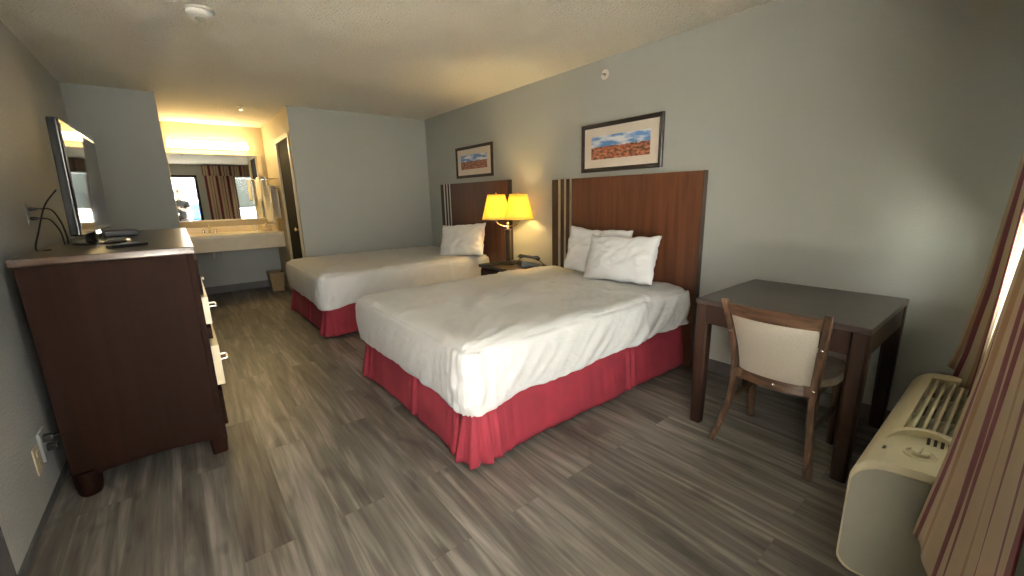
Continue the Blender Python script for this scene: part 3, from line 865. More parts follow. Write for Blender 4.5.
# ------------------------------------------------------------------ nightstand, lamp, phone
ns = thing('nightstand', 'dark wooden nightstand between the two beds', 'nightstand', (2.735, 3.455, 0))
obj('body', box(-.22, .225, -.26, .27, .08, .585, bev=.004), 'desk', ns)
obj('top', box(-.245, .225, -.30, .285, .585, .62, bev=.006), 'desk_top', ns)
for z0 in (.11, .35):
    d_ = obj('drawer', box(-.238, -.220, -.245, .255, z0, z0 + .21, bev=.004), 'desk', ns)
    bm = bmesh.new(); tube(bm, [(-.238, -.05, z0 + .12), (-.262, -.045, z0 + .12), (-.262, .045, z0 + .12), (-.238, .05, z0 + .12)], .005); obj('handle', bm, 'nickel', d_)
bm = bmesh.new()
for x in (-.19, .195):
    for y in (-.23, .24): bar(bm, [(x, y, 0, .04, .04), (x, y, .082, .05, .05)])
pieces('foot', bm, 'desk', ns)

LX, LY = 2.74, 3.52
lamp = thing('table_lamp', 'lit two-shade lamp on a dark column on the nightstand', 'lamp', (LX, LY, .62), math.radians(30))
bm = bmesh.new(); bx(bm, -.095, .095, -.085, .085, 0, .018, bev=.006); bx(bm, -.075, .075, -.065, .065, .018, .03, bev=.004); obj('base', bm, 'lampwood', lamp)
bm = bmesh.new(); bar(bm, [(0, 0, .03, .065, .055), (0, 0, .36, .065, .055)]); bx(bm, -.037, .037, -.032, .032, .36, .372, bev=.003); obj('column', bm, 'lampwood', lamp)
bm = bmesh.new(); lathe(bm, [(.012, .372), (.014, .39), (.009, .40), (.009, .42), (.016, .43), (.008, .445), (.001, .447)], n=20)
AR = .125
for s in (-1, 1):
    pts = [(0, 0, .405)] + [(0, s * AR * math.sin(a * PI / 16), .455 - .055 * math.cos(a * PI / 16)) for a in range(1, 9)]
    tube(bm, pts, .006, 10)
    lathe(bm, [(.006, .45), (.020, .462), (.020, .47), (.012, .475), (.012, .52)], (0, s * AR, 0), 20)
obj('arm', bm, 'brass', lamp)
def shade(parent, y):
    bm = bmesh.new(); n = 48
    r0, r1, h0, h1 = .158, .092, .475, .735
    rows = []
    for k in range(9):
        t = k / 8; r = lerp(r0, r1, t ** .92); z = lerp(h0, h1, t)
        rows.append([(r * math.cos(2 * PI * i / n) * (1 + .004 * (i % 2)), y + r * math.sin(2 * PI * i / n) * (1 + .004 * (i % 2)), z) for i in range(n + 1)])
    grid_solid(bm, rows); bmesh.ops.remove_doubles(bm, verts=bm.verts, dist=1e-5)
    o = obj('lamp_shade', bm, 'shade', parent, True, angle=60); solid(o, .0015)
    bm = bmesh.new()
    for r, z in ((r0 + .001, h0), (r1 + .001, h1)):
        tube(bm, [(r * math.cos(2 * PI * i / n), y + r * math.sin(2 * PI * i / n), z) for i in range(n + 1)], .0025, 6, False)
    for a in range(3): tube(bm, [(0, y, h1 - .012), (r1 * math.cos(a * 2.09), y + r1 * math.sin(a * 2.09), h1)], .0015, 6)
    lathe(bm, [(.001, h1 - .02), (.008, h1 - .015), (.004, h1), (.010, h1 + .012), (.001, h1 + .022)], (0, y, 0), 12)
    pieces('shade_trim', bm, 'brass', o)
    bm = bmesh.new(); lathe(bm, [(.012, .520), (.016, .535), (.029, .570), (.031, .59), (.026, .612), (.014, .628), (.001, .632)], (0, y, 0), 20)
    obj('bulb', bm, 'bulb', parent)
for s in (-1, 1): shade(lamp, s * AR)

# telephone
ph = thing('telephone', 'black desk telephone on the nightstand beside the lamp', 'telephone', (2.80, 3.27, .62), math.radians(62))
bm = bmesh.new()
V0 = [(-.10, -.095, 0), (.10, -.095, 0), (.10, .095, 0), (-.10, .095, 0)]; V1 = [(-.095, -.09, .022), (.095, -.09, .022), (.095, .09, .062), (-.095, .09, .062)]
a = [bm.verts.new(v) for v in V0]; b = [bm.verts.new(v) for v in V1]
for k in range(4): bm.faces.new((a[k], a[(k + 1) % 4], b[(k + 1) % 4], b[k]))
bm.faces.new(a[::-1]); bm.faces.new(b)
bmesh.ops.bevel(bm, geom=list(bm.edges), offset=.005, segments=2, affect='EDGES'); obj('body', bm, 'black', ph)
bm = bmesh.new(); tube(bm, [(-.062, -.105, .066), (-.062, -.085, .085), (-.062, -.04, .092), (-.062, .05, .110), (-.062, .09, .112), (-.062, .108, .096)], [.020, .022, .014, .014, .022, .020], 12); obj('handset', bm, 'gloss_black', ph)
bm = bmesh.new()
for i in range(3):
    for j in range(4): bx(bm, .0 + i * .026, .018 + i * .026, -.06 + j * .026, -.044 + j * .026, .028 + (j * .026) * .21, .038 + (j * .026) * .21, bev=.002)
obj('keypad', bm, 'plate_grey', ph)
bm = bmesh.new()
pts = []
for k in range(140):
    t = k / 139; a = t * 2 * PI * 20
    c = Vector((-.062 - .03 * math.sin(t * PI), -.105 - .05 * math.sin(t * PI), .06 - .05 * math.sin(t * PI)))
    pts.append(c + Vector((.006 * math.cos(a), .002, .006 * math.sin(a))))
tube(bm, pts, .0018, 6); obj('handset_cord', bm, 'cable', ph)
bm = box(-.10, .10, -.075, .075, 0, .006, bev=.002); bx(bm, -.095, .095, -.07, .07, .006, .010, bev=.001)
o = tag(obj('guest_folder', bm, 'black', None), 'thin dark guest folder lying at the nightstand front', 'folder'); o.location = (2.575, 3.60, .6205); o.rotation_euler = (0, 0, .25)

# ------------------------------------------------------------------ desk
dk = thing('desk', 'dark wooden desk against the right wall', 'desk', (2.60, .745, 0))
dx0, dx1, dy0, dy1 = 2.205 - 2.60, XR - .014 - 2.60, .362 - .745, 1.132 - .745
obj('desk_top', box(dx0, dx1, dy0, dy1, .722, .75, bev=.004), 'desk_top', dk)
L_ = .072
bm = bmesh.new()
bx(bm, dx0 + .006, dx0 + .026, dy0 + L_, dy1 - L_, .615, .722, bev=.002); bx(bm, dx1 - .026, dx1 - .006, dy0 + L_, dy1 - L_, .615, .722, bev=.002)
for y in (dy0 + .006, dy1 - .026): bx(bm, dx0 + L_, dx1 - L_, y, y + .02, .615, .722, bev=.002)
obj('apron', bm, 'desk', dk)
for (x, y) in ((dx0 + .002, dy0 + .002), (dx0 + .002, dy1 - L_ - .002), (dx1 - L_ - .002, dy0 + .002), (dx1 - L_ - .002, dy1 - L_ - .002)):
    bm = bmesh.new(); h = L_ / 2; bar(bm, [(x + h, y + h, 0, L_ * .82, L_ * .82), (x + h, y + h, .35, L_ * .95, L_ * .95), (x + h, y + h, .722, L_, L_)]); obj('leg', bm, 'desk', dk)

# ------------------------------------------------------------------ chair
# local frame: +x towards the desk, origin on the floor under the seat centre
CX, CY = 2.36, .715
ch = thing('dining_chair', 'worn wooden chair with beige fabric back at the desk', 'chair', (CX, CY, 0), math.radians(0))
def wq(z):
    return interp([(0, 1.03), (.10, .95), (.22, .87), (.34, .83), (.44, .83), (.53, .87), (.64, .93), (.75, .99), (.80, 1.01)], z)
def rear(s):
    """rear post: foot kicks back, back leans back"""
    w = .218 * s
    st = [(x_, w * wq(z_), z_, a_, b_) for x_, z_, a_, b_ in ((-.235, 0, .034, .030), (-.192, .10, .037, .031), (-.152, .22, .040, .032), (-.130, .34, .044, .033),
          (-.126, .44, .046, .034), (-.142, .53, .043, .033), (-.178, .64, .038, .031), (-.220, .75, .034, .029), (-.240, .80, .032, .028))]
    bm = bmesh.new(); bar(bm, st); return bm
for s in (-1, 1):
    o = obj('leg', rear(s), 'chair', ch)
    bm = bmesh.new()
    for z_, x_ in ((.40, -.150), (.62, -.192)):
        lathe(bm, [(.006, 0), (.006, -.003), (.001, -.005)], (x_, .218 * s * wq(z_), z_), 14, 'X')
    pieces('screw_cap', bm, 'screw', o)
    bm = bmesh.new(); bar(bm, [(.19, .20 * s, 0, .028, .028), (.185, .20 * s, .22, .034, .034), (.18, .20 * s, .40, .040, .040)]); obj('leg', bm, 'chair', ch)
def bow(y, d=.035): return -d * (1 - (y / .205) ** 2)
def rail(zb, zt, x_at, tk, crown=0, w=.204):
    """curved horizontal rail between the posts"""
    bm = bmesh.new(); n = 24; R = []
    for k in range(n + 1):
        y = lerp(-w, w, k / n); b = bow(y); cr = crown * (1 - (y / w) ** 2)
        xb, xt = x_at(zb) + b, x_at(zt) + b
        ya2, yb2 = y * wq(zb), y * wq(zt)
        R.append([bm.verts.new(p) for p in ((xb - tk / 2, ya2, zb - cr * .4), (xb + tk / 2, ya2, zb - cr * .4), (xt + tk / 2, yb2, zt + cr), (xt - tk / 2, yb2, zt + cr))])
    for a, b in zip(R, R[1:]):
        for k in range(4): bm.faces.new((a[k], a[(k + 1) % 4], b[(k + 1) % 4], b[k]))
    bm.faces.new(R[0][::-1]); bm.faces.new(R[-1]); 
    return bm
def xat(z): return interp([(.34, -.130), (.44, -.126), (.53, -.142), (.64, -.178), (.75, -.220), (.815, -.243)], z)
obj('top_rail', rail(.716, .780, xat, .024, .004), 'chairx', ch)
obj('lower_rail', rail(.362, .412, xat, .022, 0), 'chairx', ch)
bm = bmesh.new(); n, m = 22, 16; F = []
for i in range(n + 1):
    y = lerp(-.196, .196, i / n); row = []
    for j in range(m + 1):
        z = lerp(.408, .722, j / m); u = abs(2 * i / n - 1); v = abs(2 * j / m - 1)
        puff = .016 * (1 - u ** 6) * (1 - v ** 6)
        row.append((xat(z) + bow(y) - .006 - puff * .5, y * wq(z), z, puff))
    F.append(row)
A = [[bm.verts.new((p[0] - p[3] * .5, p[1], p[2])) for p in r] for r in F]
B = [[A[i][j] if i in (0, n) or j in (0, m) else bm.verts.new((F[i][j][0] + .012 + F[i][j][3], F[i][j][1], F[i][j][2])) for j in range(m + 1)] for i in range(n + 1)]
for i in range(n):
    for j in range(m):
        bm.faces.new((A[i][j], A[i + 1][j], A[i + 1][j + 1], A[i][j + 1])); bm.faces.new((B[i][j], B[i][j + 1], B[i + 1][j + 1], B[i + 1][j]))
obj('back_cushion', bm, 'chair_cloth', ch)
bm = bmesh.new(); lathe(bm, [(.007, 0), (.007, -.003), (.001, -.005)], (xat(.387) + bow(0) - .011, -.02, .387), 14, 'X'); obj('screw_cap', bm, 'screw', ch)
# seat: rounded pad on a frame
bm = bmesh.new()
bx(bm, -.13, .185, .175, .20, .375, .425, bev=.004); bx(bm, -.13, .185, -.20, -.175, .375, .425, bev=.004)
bx(bm, .165, .195, -.18, .18, .375, .425, bev=.004); bx(bm, -.15, -.125, -.20, .20, .36, .415, bev=.004)
obj('seat_frame', bm, 'chair', ch)
bm = bmesh.new(); n = 48
def seat_ring(k, z):
    ring = []
    for i in range(n):
        a = 2 * PI * i / n; c, s_ = math.cos(a), math.sin(a)
        e = 2 / 3.6
        x = .055 + .21 * k * (abs(c) ** e) * (1 if c > 0 else -1) ; y = .262 * k * (abs(s_) ** e) * (1 if s_ > 0 else -1) * (1.0 if c > 0 else .93)
        ring.append(bm.verts.new((max(x, -.132), y, z)))
    return ring
rs = [seat_ring(.95, .416), seat_ring(1.0, .424), seat_ring(1.0, .440), seat_ring(.96, .456), seat_ring(.85, .466), seat_ring(.5, .473), seat_ring(.05, .475)]
for a, b in zip(rs, rs[1:]):
    for k in range(n): bm.faces.new((a[k], a[(k + 1) % n], b[(k + 1) % n], b[k]))
bm.faces.new(rs[0][::-1]); bm.faces.new(rs[-1]); obj('seat', bm, 'seat_cloth', ch)
for s in (-1, 1):
    bm = bmesh.new(); bx(bm, -.17, .18, .200 * s - .009, .200 * s + .009, .20, .225, bev=.003); obj('stretcher', bm, 'chair', ch)

# ------------------------------------------------------------------ dresser
RX0, RX1, RY0, RY1, RH = -.560, .035, 2.585, 4.70, 1.127
dr = thing('dresser', 'tall dark mahogany dresser against the left wall', 'dresser', ((RX0 + RX1) / 2, (RY0 + RY1) / 2, 0))
ox, oy = (RX0 + RX1) / 2, (RY0 + RY1) / 2
def drl(b): bmesh.ops.translate(b, verts=b.verts, vec=(-ox, -oy, 0)); return b
obj('top', drl(box(RX0 - .012, RX1 + .006, RY0 - .015, RY1 + .015, RH - .034, RH, bev=.005)), 'dresser_top', dr)
bm = bmesh.new()
bx(bm, RX0, RX1 - .03, RY0, RY0 + .02, .11, RH - .034, bev=.002); bx(bm, RX0, RX1 - .03, RY1 - .02, RY1, .11, RH - .034, bev=.002)
bx(bm, RX0, RX0 + .012, RY0 + .02, RY1 - .02, .11, RH - .034); bx(bm, RX0, RX1 - .03, RY0 + .02, RY1 - .02, .11, .135)
obj('body', drl(bm), 'dresser', dr)
bm = bmesh.new()
bx(bm, RX1 - .03, RX1 - .004, RY0 - .002, RY0 + .05, .075, RH - .034, bev=.003); bx(bm, RX1 - .03, RX1 - .004, RY1 - .05, RY1 + .002, .075, RH - .034, bev=.003)
ym = (RY0 + RY1) / 2
bx(bm, RX1 - .03, RX1 - .008, ym - .025, ym + .025, .12, RH - .034, bev=.002)
for z0 in (.10, .335, .60, .83, RH - .065): bx(bm, RX1 - .03, RX1 - .008, RY0 + .05, RY1 - .05, z0, z0 + .03, bev=.002)
obj('face_frame', drl(bm), 'dresser', dr)
# side skirt curve
bm = bmesh.new()
n = 20
for k in range(n):
    xa_, xb_ = lerp(RX0, RX1 - .03, k / n), lerp(RX0, RX1 - .03, (k + 1) / n)
    za, zb = .11 - .035 * abs(2 * k / n - 1) ** 3, .11 - .035 * abs(2 * (k + 1) / n - 1) ** 3
    vs = [bm.verts.new(p) for p in ((xa_, RY0 + .001, za), (xb_, RY0 + .001, zb), (xb_, RY0 + .001, .13), (xa_, RY0 + .001, .13), (xa_, RY0 + .019, za), (xb_, RY0 + .019, zb), (xb_, RY0 + .019, .13), (xa_, RY0 + .019, .13))]
    for f_ in ((0, 1, 2, 3), (4, 7, 6, 5), (0, 4, 5, 1), (3, 2, 6, 7), (0, 3, 7, 4), (1, 5, 6, 2)): bm.faces.new([vs[q] for q in f_])
bmesh.ops.remove_doubles(bm, verts=bm.verts, dist=1e-5)
obj('side_skirt', drl(bm), 'dresser', dr)
for (x, y) in ((RX0 + .042, RY0 + .030), (RX0 + .055, RY1 - .045)):
    bm = bmesh.new(); lathe(bm, [(.036, 0), (.042, .012), (.048, .05), (.050, .10), (.050, .125)], (x, y, 0), 24); obj('foot', drl(bm), 'dresser', dr)
for y in (RY0 + .042, RY1 - .042):
    bm = bmesh.new(); bar(bm, [(RX1 - .045, y, 0, .068, .075), (RX1 - .045, y, .11, .082, .085)]); obj('foot', drl(bm), 'dresser', dr)
# drawers in three rows and two columns; cream-edged fronts stand a little proud
for ci, (ya_, yb_) in enumerate(((RY0 + .04, ym - .022), (ym + .022, RY1 - .052))):
    for ri, (z0, z1, pr, mk) in enumerate(((.372, .595, .026, 'cream_drawer'), (.635, .700, .010, 'dresser'), (.715, .860, .018, 'cream_drawer'), (.872, 1.055, .004, 'dresser'), (.14, .345, .006, 'dresser'))):
        p = pr if ci == 0 else .006
        d_ = obj('drawer', drl(box(RX1 - .012 + p * .3, RX1 + .006 + p, ya_, yb_, z0, z1, bev=.003)), mk, dr)
        if mk == 'cream_drawer': d_['label'] = 'cream-edged drawer front standing slightly open'
        if z1 - z0 > .1:
            for yy in (ya_ + .10,):
                if mk == 'dresser': continue
                zc = (z0 + z1) / 2; X = RX1 + .006 + p
                bm = bmesh.new(); tube(bm, [(X - .002, yy, zc), (X + .030, yy, zc), (X + .032, yy + .004, zc), (X + .032, yy + .096, zc), (X + .030, yy + .10, zc), (X - .002, yy + .10, zc)], .005, 10)
                lathe(bm, [(.009, X - .001), (.009, X + .004)], (0, yy, zc), 12, 'X'); lathe(bm, [(.009, X - .001), (.009, X + .004)], (0, yy + .10, zc), 12, 'X')
                obj('handle', drl(bm), 'nickel', d_)

# ------------------------------------------------------------------ television
tv = thing('television', 'black flat-screen television on the dresser top', 'television', (-.385, 3.40, RH), math.radians(-1.3))
TW, TH0, TH1 = .47, .062, .618
bm = bmesh.new()
bx(bm, -.030, .012, -TW, TW, TH0, TH1, bev=.010, seg=3); bx(bm, -.058, -.028, -TW * .62, TW * .62, TH0 + .05, TH1 - .14, bev=.012)
tilt_ = Matrix.Translation((0, 0, TH0)) @ Matrix.Rotation(math.radians(1.6), 4, 'Y') @ Matrix.Translation((0, 0, -TH0))
bmesh.ops.transform(bm, matrix=tilt_, verts=bm.verts)
obj('cabinet', bm, 'gloss_black', tv)
obj('screen', box(.0125, .0145, -TW + .022, TW - .022, TH0 + .035, TH1 - .022, bev=.0008, mtx=tilt_), 'screen', tv, False)
bm = bmesh.new()
bar(bm, [(-.01, 0, .010, .055, .20), (-.01, 0, TH0 + .06, .035, .14)]); obj('neck', bm, 'gloss_black', tv)
bm = bmesh.new(); n = 40; rs = []
for k, z in ((1, 0), (1, .006), (.96, .012), (.3, .016)):
    rs.append([bm.verts.new((.02 + .125 * k * math.cos(2 * PI * i / n), .24 * k * math.sin(2 * PI * i / n), z)) for i in range(n)])
for a, b in zip(rs, rs[1:]):
    for i in range(n): bm.faces.new((a[i], a[(i + 1) % n], b[(i + 1) % n], b[i]))
bm.faces.new(rs[0][::-1]); bm.faces.new(rs[-1]); obj('stand', bm, 'gloss_black', tv)
# small media box and remote beside the stand
o = thing('cable_box', 'small black set-top box on the dresser behind the television stand', 'cable box', (-.335, 3.98, RH), .2)
obj('case', box(-.085, .085, -.12, .12, .003, .040, bev=.006), 'black', o); obj('display_strip', box(.0845, .0865, -.08, .08, .013, .030, bev=.0005), 'gloss_black', o)
o = thing('remote_control', 'black remote control lying near the front corner of the dresser top', 'remote', (-.22, 2.86, RH), math.radians(-52))
obj('case', box(-.022, .022, -.085, .085, 0, .016, bev=.006), 'black', o)
bm = bmesh.new()
for i in range(3):
    for j in range(6): bx(bm, -.016 + i * .012, -.008 + i * .012, -.06 + j * .019, -.049 + j * .019, .015, .0185, bev=.001)
obj('buttons', bm, 'plate_grey', o)

# wall plate with two plugged cables, cables falling behind the dresser
o = thing('cable_outlet', 'grey wall plate with two plugged cables behind the television', 'outlet', (XL, 3.53, 1.30))
obj('plate', box(0, .006, -.038, .038, -.06, .06, bev=.003), 'plate_grey', o)
bm = bmesh.new()
for dz in (.025, -.028): lathe(bm, [(.010, .004), (.010, .020), (.007, .035), (.004, .045)], (0, .01, dz), 12, 'X')
pieces('plug', bm, 'black', o)
def cable(name, pts, label, r=.004):
    # Catmull-Rom through pts
    P = [Vector(p) for p in pts]; P = [P[0] * 2 - P[1]] + P + [P[-1] * 2 - P[-2]]; out = []
    for i in range(1, len(P) - 2):
        for k in range(10):
            t = k / 10; a, b, c, d = P[i - 1:i + 3]
            out.append(.5 * ((2 * b) + (c - a) * t + (2 * a - 5 * b + 4 * c - d) * t * t + (3 * b - a - 3 * c + d) * t ** 3))
    out.append(P[-2])
    bm = bmesh.new(); tube(bm, out, r, 8)
    return tag(obj(name, bm, 'cable', None), label, 'cable')
cable('television_cable', [(XL + .045, 3.54, 1.325), (XL + .10, 3.50, 1.318), (XL + .135, 3.44, 1.25), (XL + .15, 3.40, 1.17), (XL + .155, 3.36, RH + .004)], 'upper black cable looping from the wall plate to the dresser top')
cable('television_cable', [(XL + .045, 3.54, 1.272), (XL + .09, 3.48, 1.262), (XL + .13, 3.40, 1.20), (XL + .15, 3.30, RH + .005)], 'lower black cable curving from the wall plate to the dresser top')
cable('power_cable', [(-.475, 3.22, 1.42), (-.52, 3.16, 1.34), (-.545, 3.06, 1.22), (-.555, 2.98, RH + .005), (-.50, 2.94, RH + .005)], 'thin black cord drooping from behind the television to the dresser top', .0035)

# low outlet with two plugs
o = thing('power_outlet', 'ivory power outlet low on the left wall with plugs', 'outlet', (XL, 2.62, .235))
obj('plate', box(0, .006, -.045, .040, -.062, .062, bev=.003), 'plate', o)
bm = bmesh.new()
for dz in (.026, -.026): bx(bm, .005, .009, -.017, .017, dz - .014, dz + .014, bev=.002)
pieces('socket', bm, 'plate', o)
for dz, dy in ((.05, .10), (-.005, .12)):
    bm = bmesh.new(); bx(bm, .004, .040, dy - .018, dy + .018, dz - .014, dz + .016, bev=.005); bx(bm, .034, .046, dy - .012, dy + .012, dz - .009, dz + .011, bev=.003)
    obj('plug', bm, 'black', o)
bm = bmesh.new(); bx(bm, 0, .012, .06, .16, -.05, .09, bev=.003); obj('plug_adapter', bm, 'plate_grey', o)
cable('power_cable', [(XL + .045, 2.72, .285), (XL + .07, 2.735, .29), (XL + .085, 2.78, .33), (XL + .07, 2.84, .42), (XL + .055, 2.88, .6)], 'black cord rising from the low outlet behind the dresser', .0035)

# ------------------------------------------------------------------ vanity alcove
va_ = thing('vanity_counter', 'almond wall-hung vanity counter under the mirror', 'vanity', ((XA + XB) / 2, YR, 0))
cx_ = (XA + XB) / 2
def vl(b): bmesh.ops.translate(b, verts=b.verts, vec=(-cx_, -YR, 0)); return b
VF = 6.93
bm = bmesh.new()
# slab with an oval basin
n = 48; bxc, byc = .33, 7.26; ro = []; 
def el(r1_, r2_, z): return [bm.verts.new((bxc + r1_ * math.cos(2 * PI * i / n), byc + r2_ * math.sin(2 * PI * i / n), z)) for i in range(n)]
e0 = el(.215, .165, .91); crn = [(XB - .002, YR - .001), (XA + .002, YR - .001), (XA + .002, VF), (XB - .002, VF)]
rect = []
for i in range(n):
    a = 2 * PI * i / n; c, s = math.cos(a), math.sin(a)
    tx = ((XB - .002 - bxc) if c > 0 else (bxc - XA - .002)) / max(1e-6, abs(c)); ty = ((YR - .001 - byc) if s > 0 else (byc - VF)) / max(1e-6, abs(s)); t_ = min(tx, ty)
    rect.append(bm.verts.new((bxc + c * t_, byc + s * t_, .91)))
for cx2, cy2 in crn:
    a_ = math.atan2(cy2 - byc, cx2 - bxc) % (2 * PI); rect[round(a_ / (2 * PI) * n) % n].co = Vector((cx2, cy2, .91))
for i in range(n): bm.faces.new((e0[i], e0[(i + 1) % n], rect[(i + 1) % n], rect[i]))
prev = e0
for k, z in ((.96, .902), (.88, .86), (.65, .805), (.12, .79)):
    r = el(.215 * k, .165 * k, z)
    for i in range(n): bm.faces.new((prev[i], prev[(i + 1) % n], r[(i + 1) % n], r[i]))
    prev = r
bm.faces.new(prev)
bx(bm, XA + .002, XB - .002, VF, VF + .03, .872, .9098, bev=.004)
bx(bm, XA + .002, XB - .002, YR - .022, YR - .001, .9105, .995, bev=.004)
obj('countertop', vl(bm), 'counter', va_)
obj('front_panel', vl(box(XA + .002, XB - .002, VF + .004, VF + .022, .685, .872, bev=.003)), 'fascia', va_)
bm = bmesh.new(); lathe(bm, [(.03, .912), (.03, .925), (.014, .93), (.014, .97)], (bxc, 7.47, 0), 20)
tube(bm, [(bxc, 7.47, .96), (bxc, 7.46, 1.01), (bxc, 7.42, 1.03), (bxc, 7.36, 1.015), (bxc, 7.345, .985)], .011, 12)
bx(bm, bxc - .09, bxc + .09, 7.45, 7.49, .911, .922, bev=.004)
obj('faucet', vl(bm), 'chrome', va_)
bm = bmesh.new()
for s in (-1, 1): lathe(bm, [(.018, .922), (.016, .95), (.02, .955), (.018, .965), (.001, .968)], (bxc + s * .07, 7.47, 0), 14)
pieces('tap_handle', vl(bm), 'chrome', va_)
bm = bmesh.new(); tube(bm, [(bxc, byc, .79), (bxc, byc, .60), (bxc, byc + .03, .555), (bxc, byc + .08, .545), (bxc, byc + .12, .58), (bxc, byc + .13, .62), (bxc, byc + .17, .65), (bxc, YR, .65)], .018, 12)
tube(bm, [(bxc + .12, YR, .55), (bxc + .12, YR - .06, .55), (bxc + .12, YR - .065, .60), (bxc + .05, YR - .12, .86)], .006, 8)
obj('drain_pipe', vl(bm), 'off_pl', va_)

mr = thing('vanity_mirror', 'wide framed mirror over the vanity counter', 'mirror', (0, 0, 0))
MX0, MX1, MZ0, MZ1 = XA + .004, 1.135, 1.075, 2.045
obj('mirror_glass', box(MX0 + .004, MX1 - .05, YR - .016, YR - .010, MZ0 + .02, MZ1 - .02), 'mirror', mr, False)
bm = bmesh.new()
bx(bm, MX0, MX1, YR - .022, YR, MZ1 - .025, MZ1, bev=.004); bx(bm, MX0, MX1, YR - .022, YR, MZ0, MZ0 + .022, bev=.004); bx(bm, MX1 - .055, MX1, YR - .022, YR, MZ0 + .022, MZ1 - .025, bev=.006)
bx(bm, MX0, MX0 + .005, YR - .022, YR, MZ0 + .022, MZ1 - .025); bx(bm, MX0 + .005, MX1 - .055, YR - .009, YR, MZ0 + .022, MZ1 - .025)
obj('mirror_frame', bm, 'mirror_frame', mr)
lb = thing('vanity_light', 'glowing bar light above the vanity mirror', 'light fixture', (0, 0, 0))
obj('mount', box(XA + .02, .99, YR - .035, YR, 2.10, 2.20, bev=.006), 'chrome', lb)
bm = bmesh.new()
P = [(YR - .035, 2.10), (YR - .08, 2.105), (YR - .10, 2.125), (YR - .105, 2.15), (YR - .10, 2.175), (YR - .08, 2.195), (YR - .035, 2.20)]
extrude_x(bm, P, XA + .03, .975); obj('diffuser', bm, 'bar', lb)
# towels on a rack on the alcove's right wall
rk = thing('towel_rack', 'chrome towel rack on the alcove wall beside the bathroom doorway', 'towel rack', (0, 0, 0))
bm = bmesh.new()
for x, z in ((XB - .16, 1.655), (XB - .10, 1.655), (XB - .04, 1.655), (XB - .075, 1.52)): tube(bm, [(x, 6.80, z), (x, 7.44, z)], .006, 10)
for y in (6.80, 7.44): tube(bm, [(XB, y, 1.655), (XB - .16, y, 1.655)], .007, 10); tube(bm, [(XB, y, 1.52), (XB - .075, y, 1.52), (XB - .075, y, 1.52)], .006, 10)
obj('rails', bm, 'chrome', rk)
def towel_fold(x0, x1, y0, y1, z0, z1, seed):
    """folded towel stack draped over a rail"""
    bm = bmesh.new(); n = 30; m = 26; rows = []
    for j in range(m + 1):
        t = j / m; ang = t * PI; row = []
        for i in range(n + 1):
            y = lerp(y0, y1, i / n)
            # inverted U section
            if t < .42: x, z = x0, lerp(z0, z1, t / .42)
            elif t > .58: x, z = x1, lerp(z1, z0 + .06, (t - .58) / .42)
            else:
                a = (t - .42) / .16 * PI; x = (x0 + x1) / 2 - (x1 - x0) / 2 * math.cos(a); z = z1 + .02 * math.sin(a)
            f_ = .008 * math.sin(y * 60 + seed) * (1 - abs(2 * t - 1) ** .5 * 0) * min(1, (z1 - z) / .2 + .2) + .006 * fbm((y * 5, z * 5, seed), 1.5)
            row.append((min(x - f_, XB - .012), y, z))
        rows.append(row)
    grid_solid(bm, rows); return bm
o = solid(tag(obj('hand_towel', towel_fold(XB - .215, XB - .138, 6.96, 7.25, 1.36, 1.675, 1), 'towel', None, True, angle=180), 'cream towel draped over the outer bar of the rack', 'towel'), .012)
o = solid(tag(obj('bath_towel', towel_fold(XB - .125, XB - .030, 6.84, 7.36, 1.04, 1.54, 4), 'towel', None, True, angle=180), 'long cream towel hanging from the lower bar of the rack', 'towel'), .010)
# counter items
tb = thing('tissue_box', 'patterned tissue box at the right end of the vanity counter', 'tissue box', (1.03, 7.30, .911))
obj('carton', box(-.06, .06, -.11, .11, 0, .085, bev=.004), 'tissue', tb)
bm = bmesh.new(); rows = []
for k in range(7):
    t = k / 6; rows.append([(.018 * math.sin(6 * a / 10 + k) * (1 - t * .3), lerp(-.04, .04, a / 10) * (1 - .5 * t), .083 + t * .035) for a in range(11)])
grid_solid(bm, rows); obj('tissue', bm, 'white_pl', tb)
cu = thing('plastic_cup', 'small ivory cup on the vanity counter beside the tissue box', 'cup', (.90, 7.40, .911))
bm = bmesh.new(); lathe(bm, [(.001, .004), (.026, .004), (.034, .09), (.036, .09), (.036, .092), (.028, 0), (.001, 0)], n=24, cap=False); obj('cup_wall', bm, 'white_pl', cu)
# waste basket
wb = thing('waste_basket', 'tan tapered waste basket under the right end of the counter', 'waste basket', (1.045, 7.20, 0))
bm = bmesh.new(); n = 4
def sq(w, d, z): return [bm.verts.new((sx * w, sy * d, z)) for sx, sy in ((-1, -1), (1, -1), (1, 1), (-1, 1))]
rs = [sq(.075, .10, 0), sq(.10, .135, .27), sq(.106, .141, .272), sq(.106, .141, .288), sq(.096, .131, .288), sq(.072, .097, .01)]
for a, b in zip(rs, rs[1:]):
    for k in range(4): bm.faces.new((a[k], a[(k + 1) % 4], b[(k + 1) % 4], b[k]))
bm.faces.new(rs[0][::-1]); bm.faces.new(rs[-1]); obj('bin_wall', bm, 'basket', wb, False)

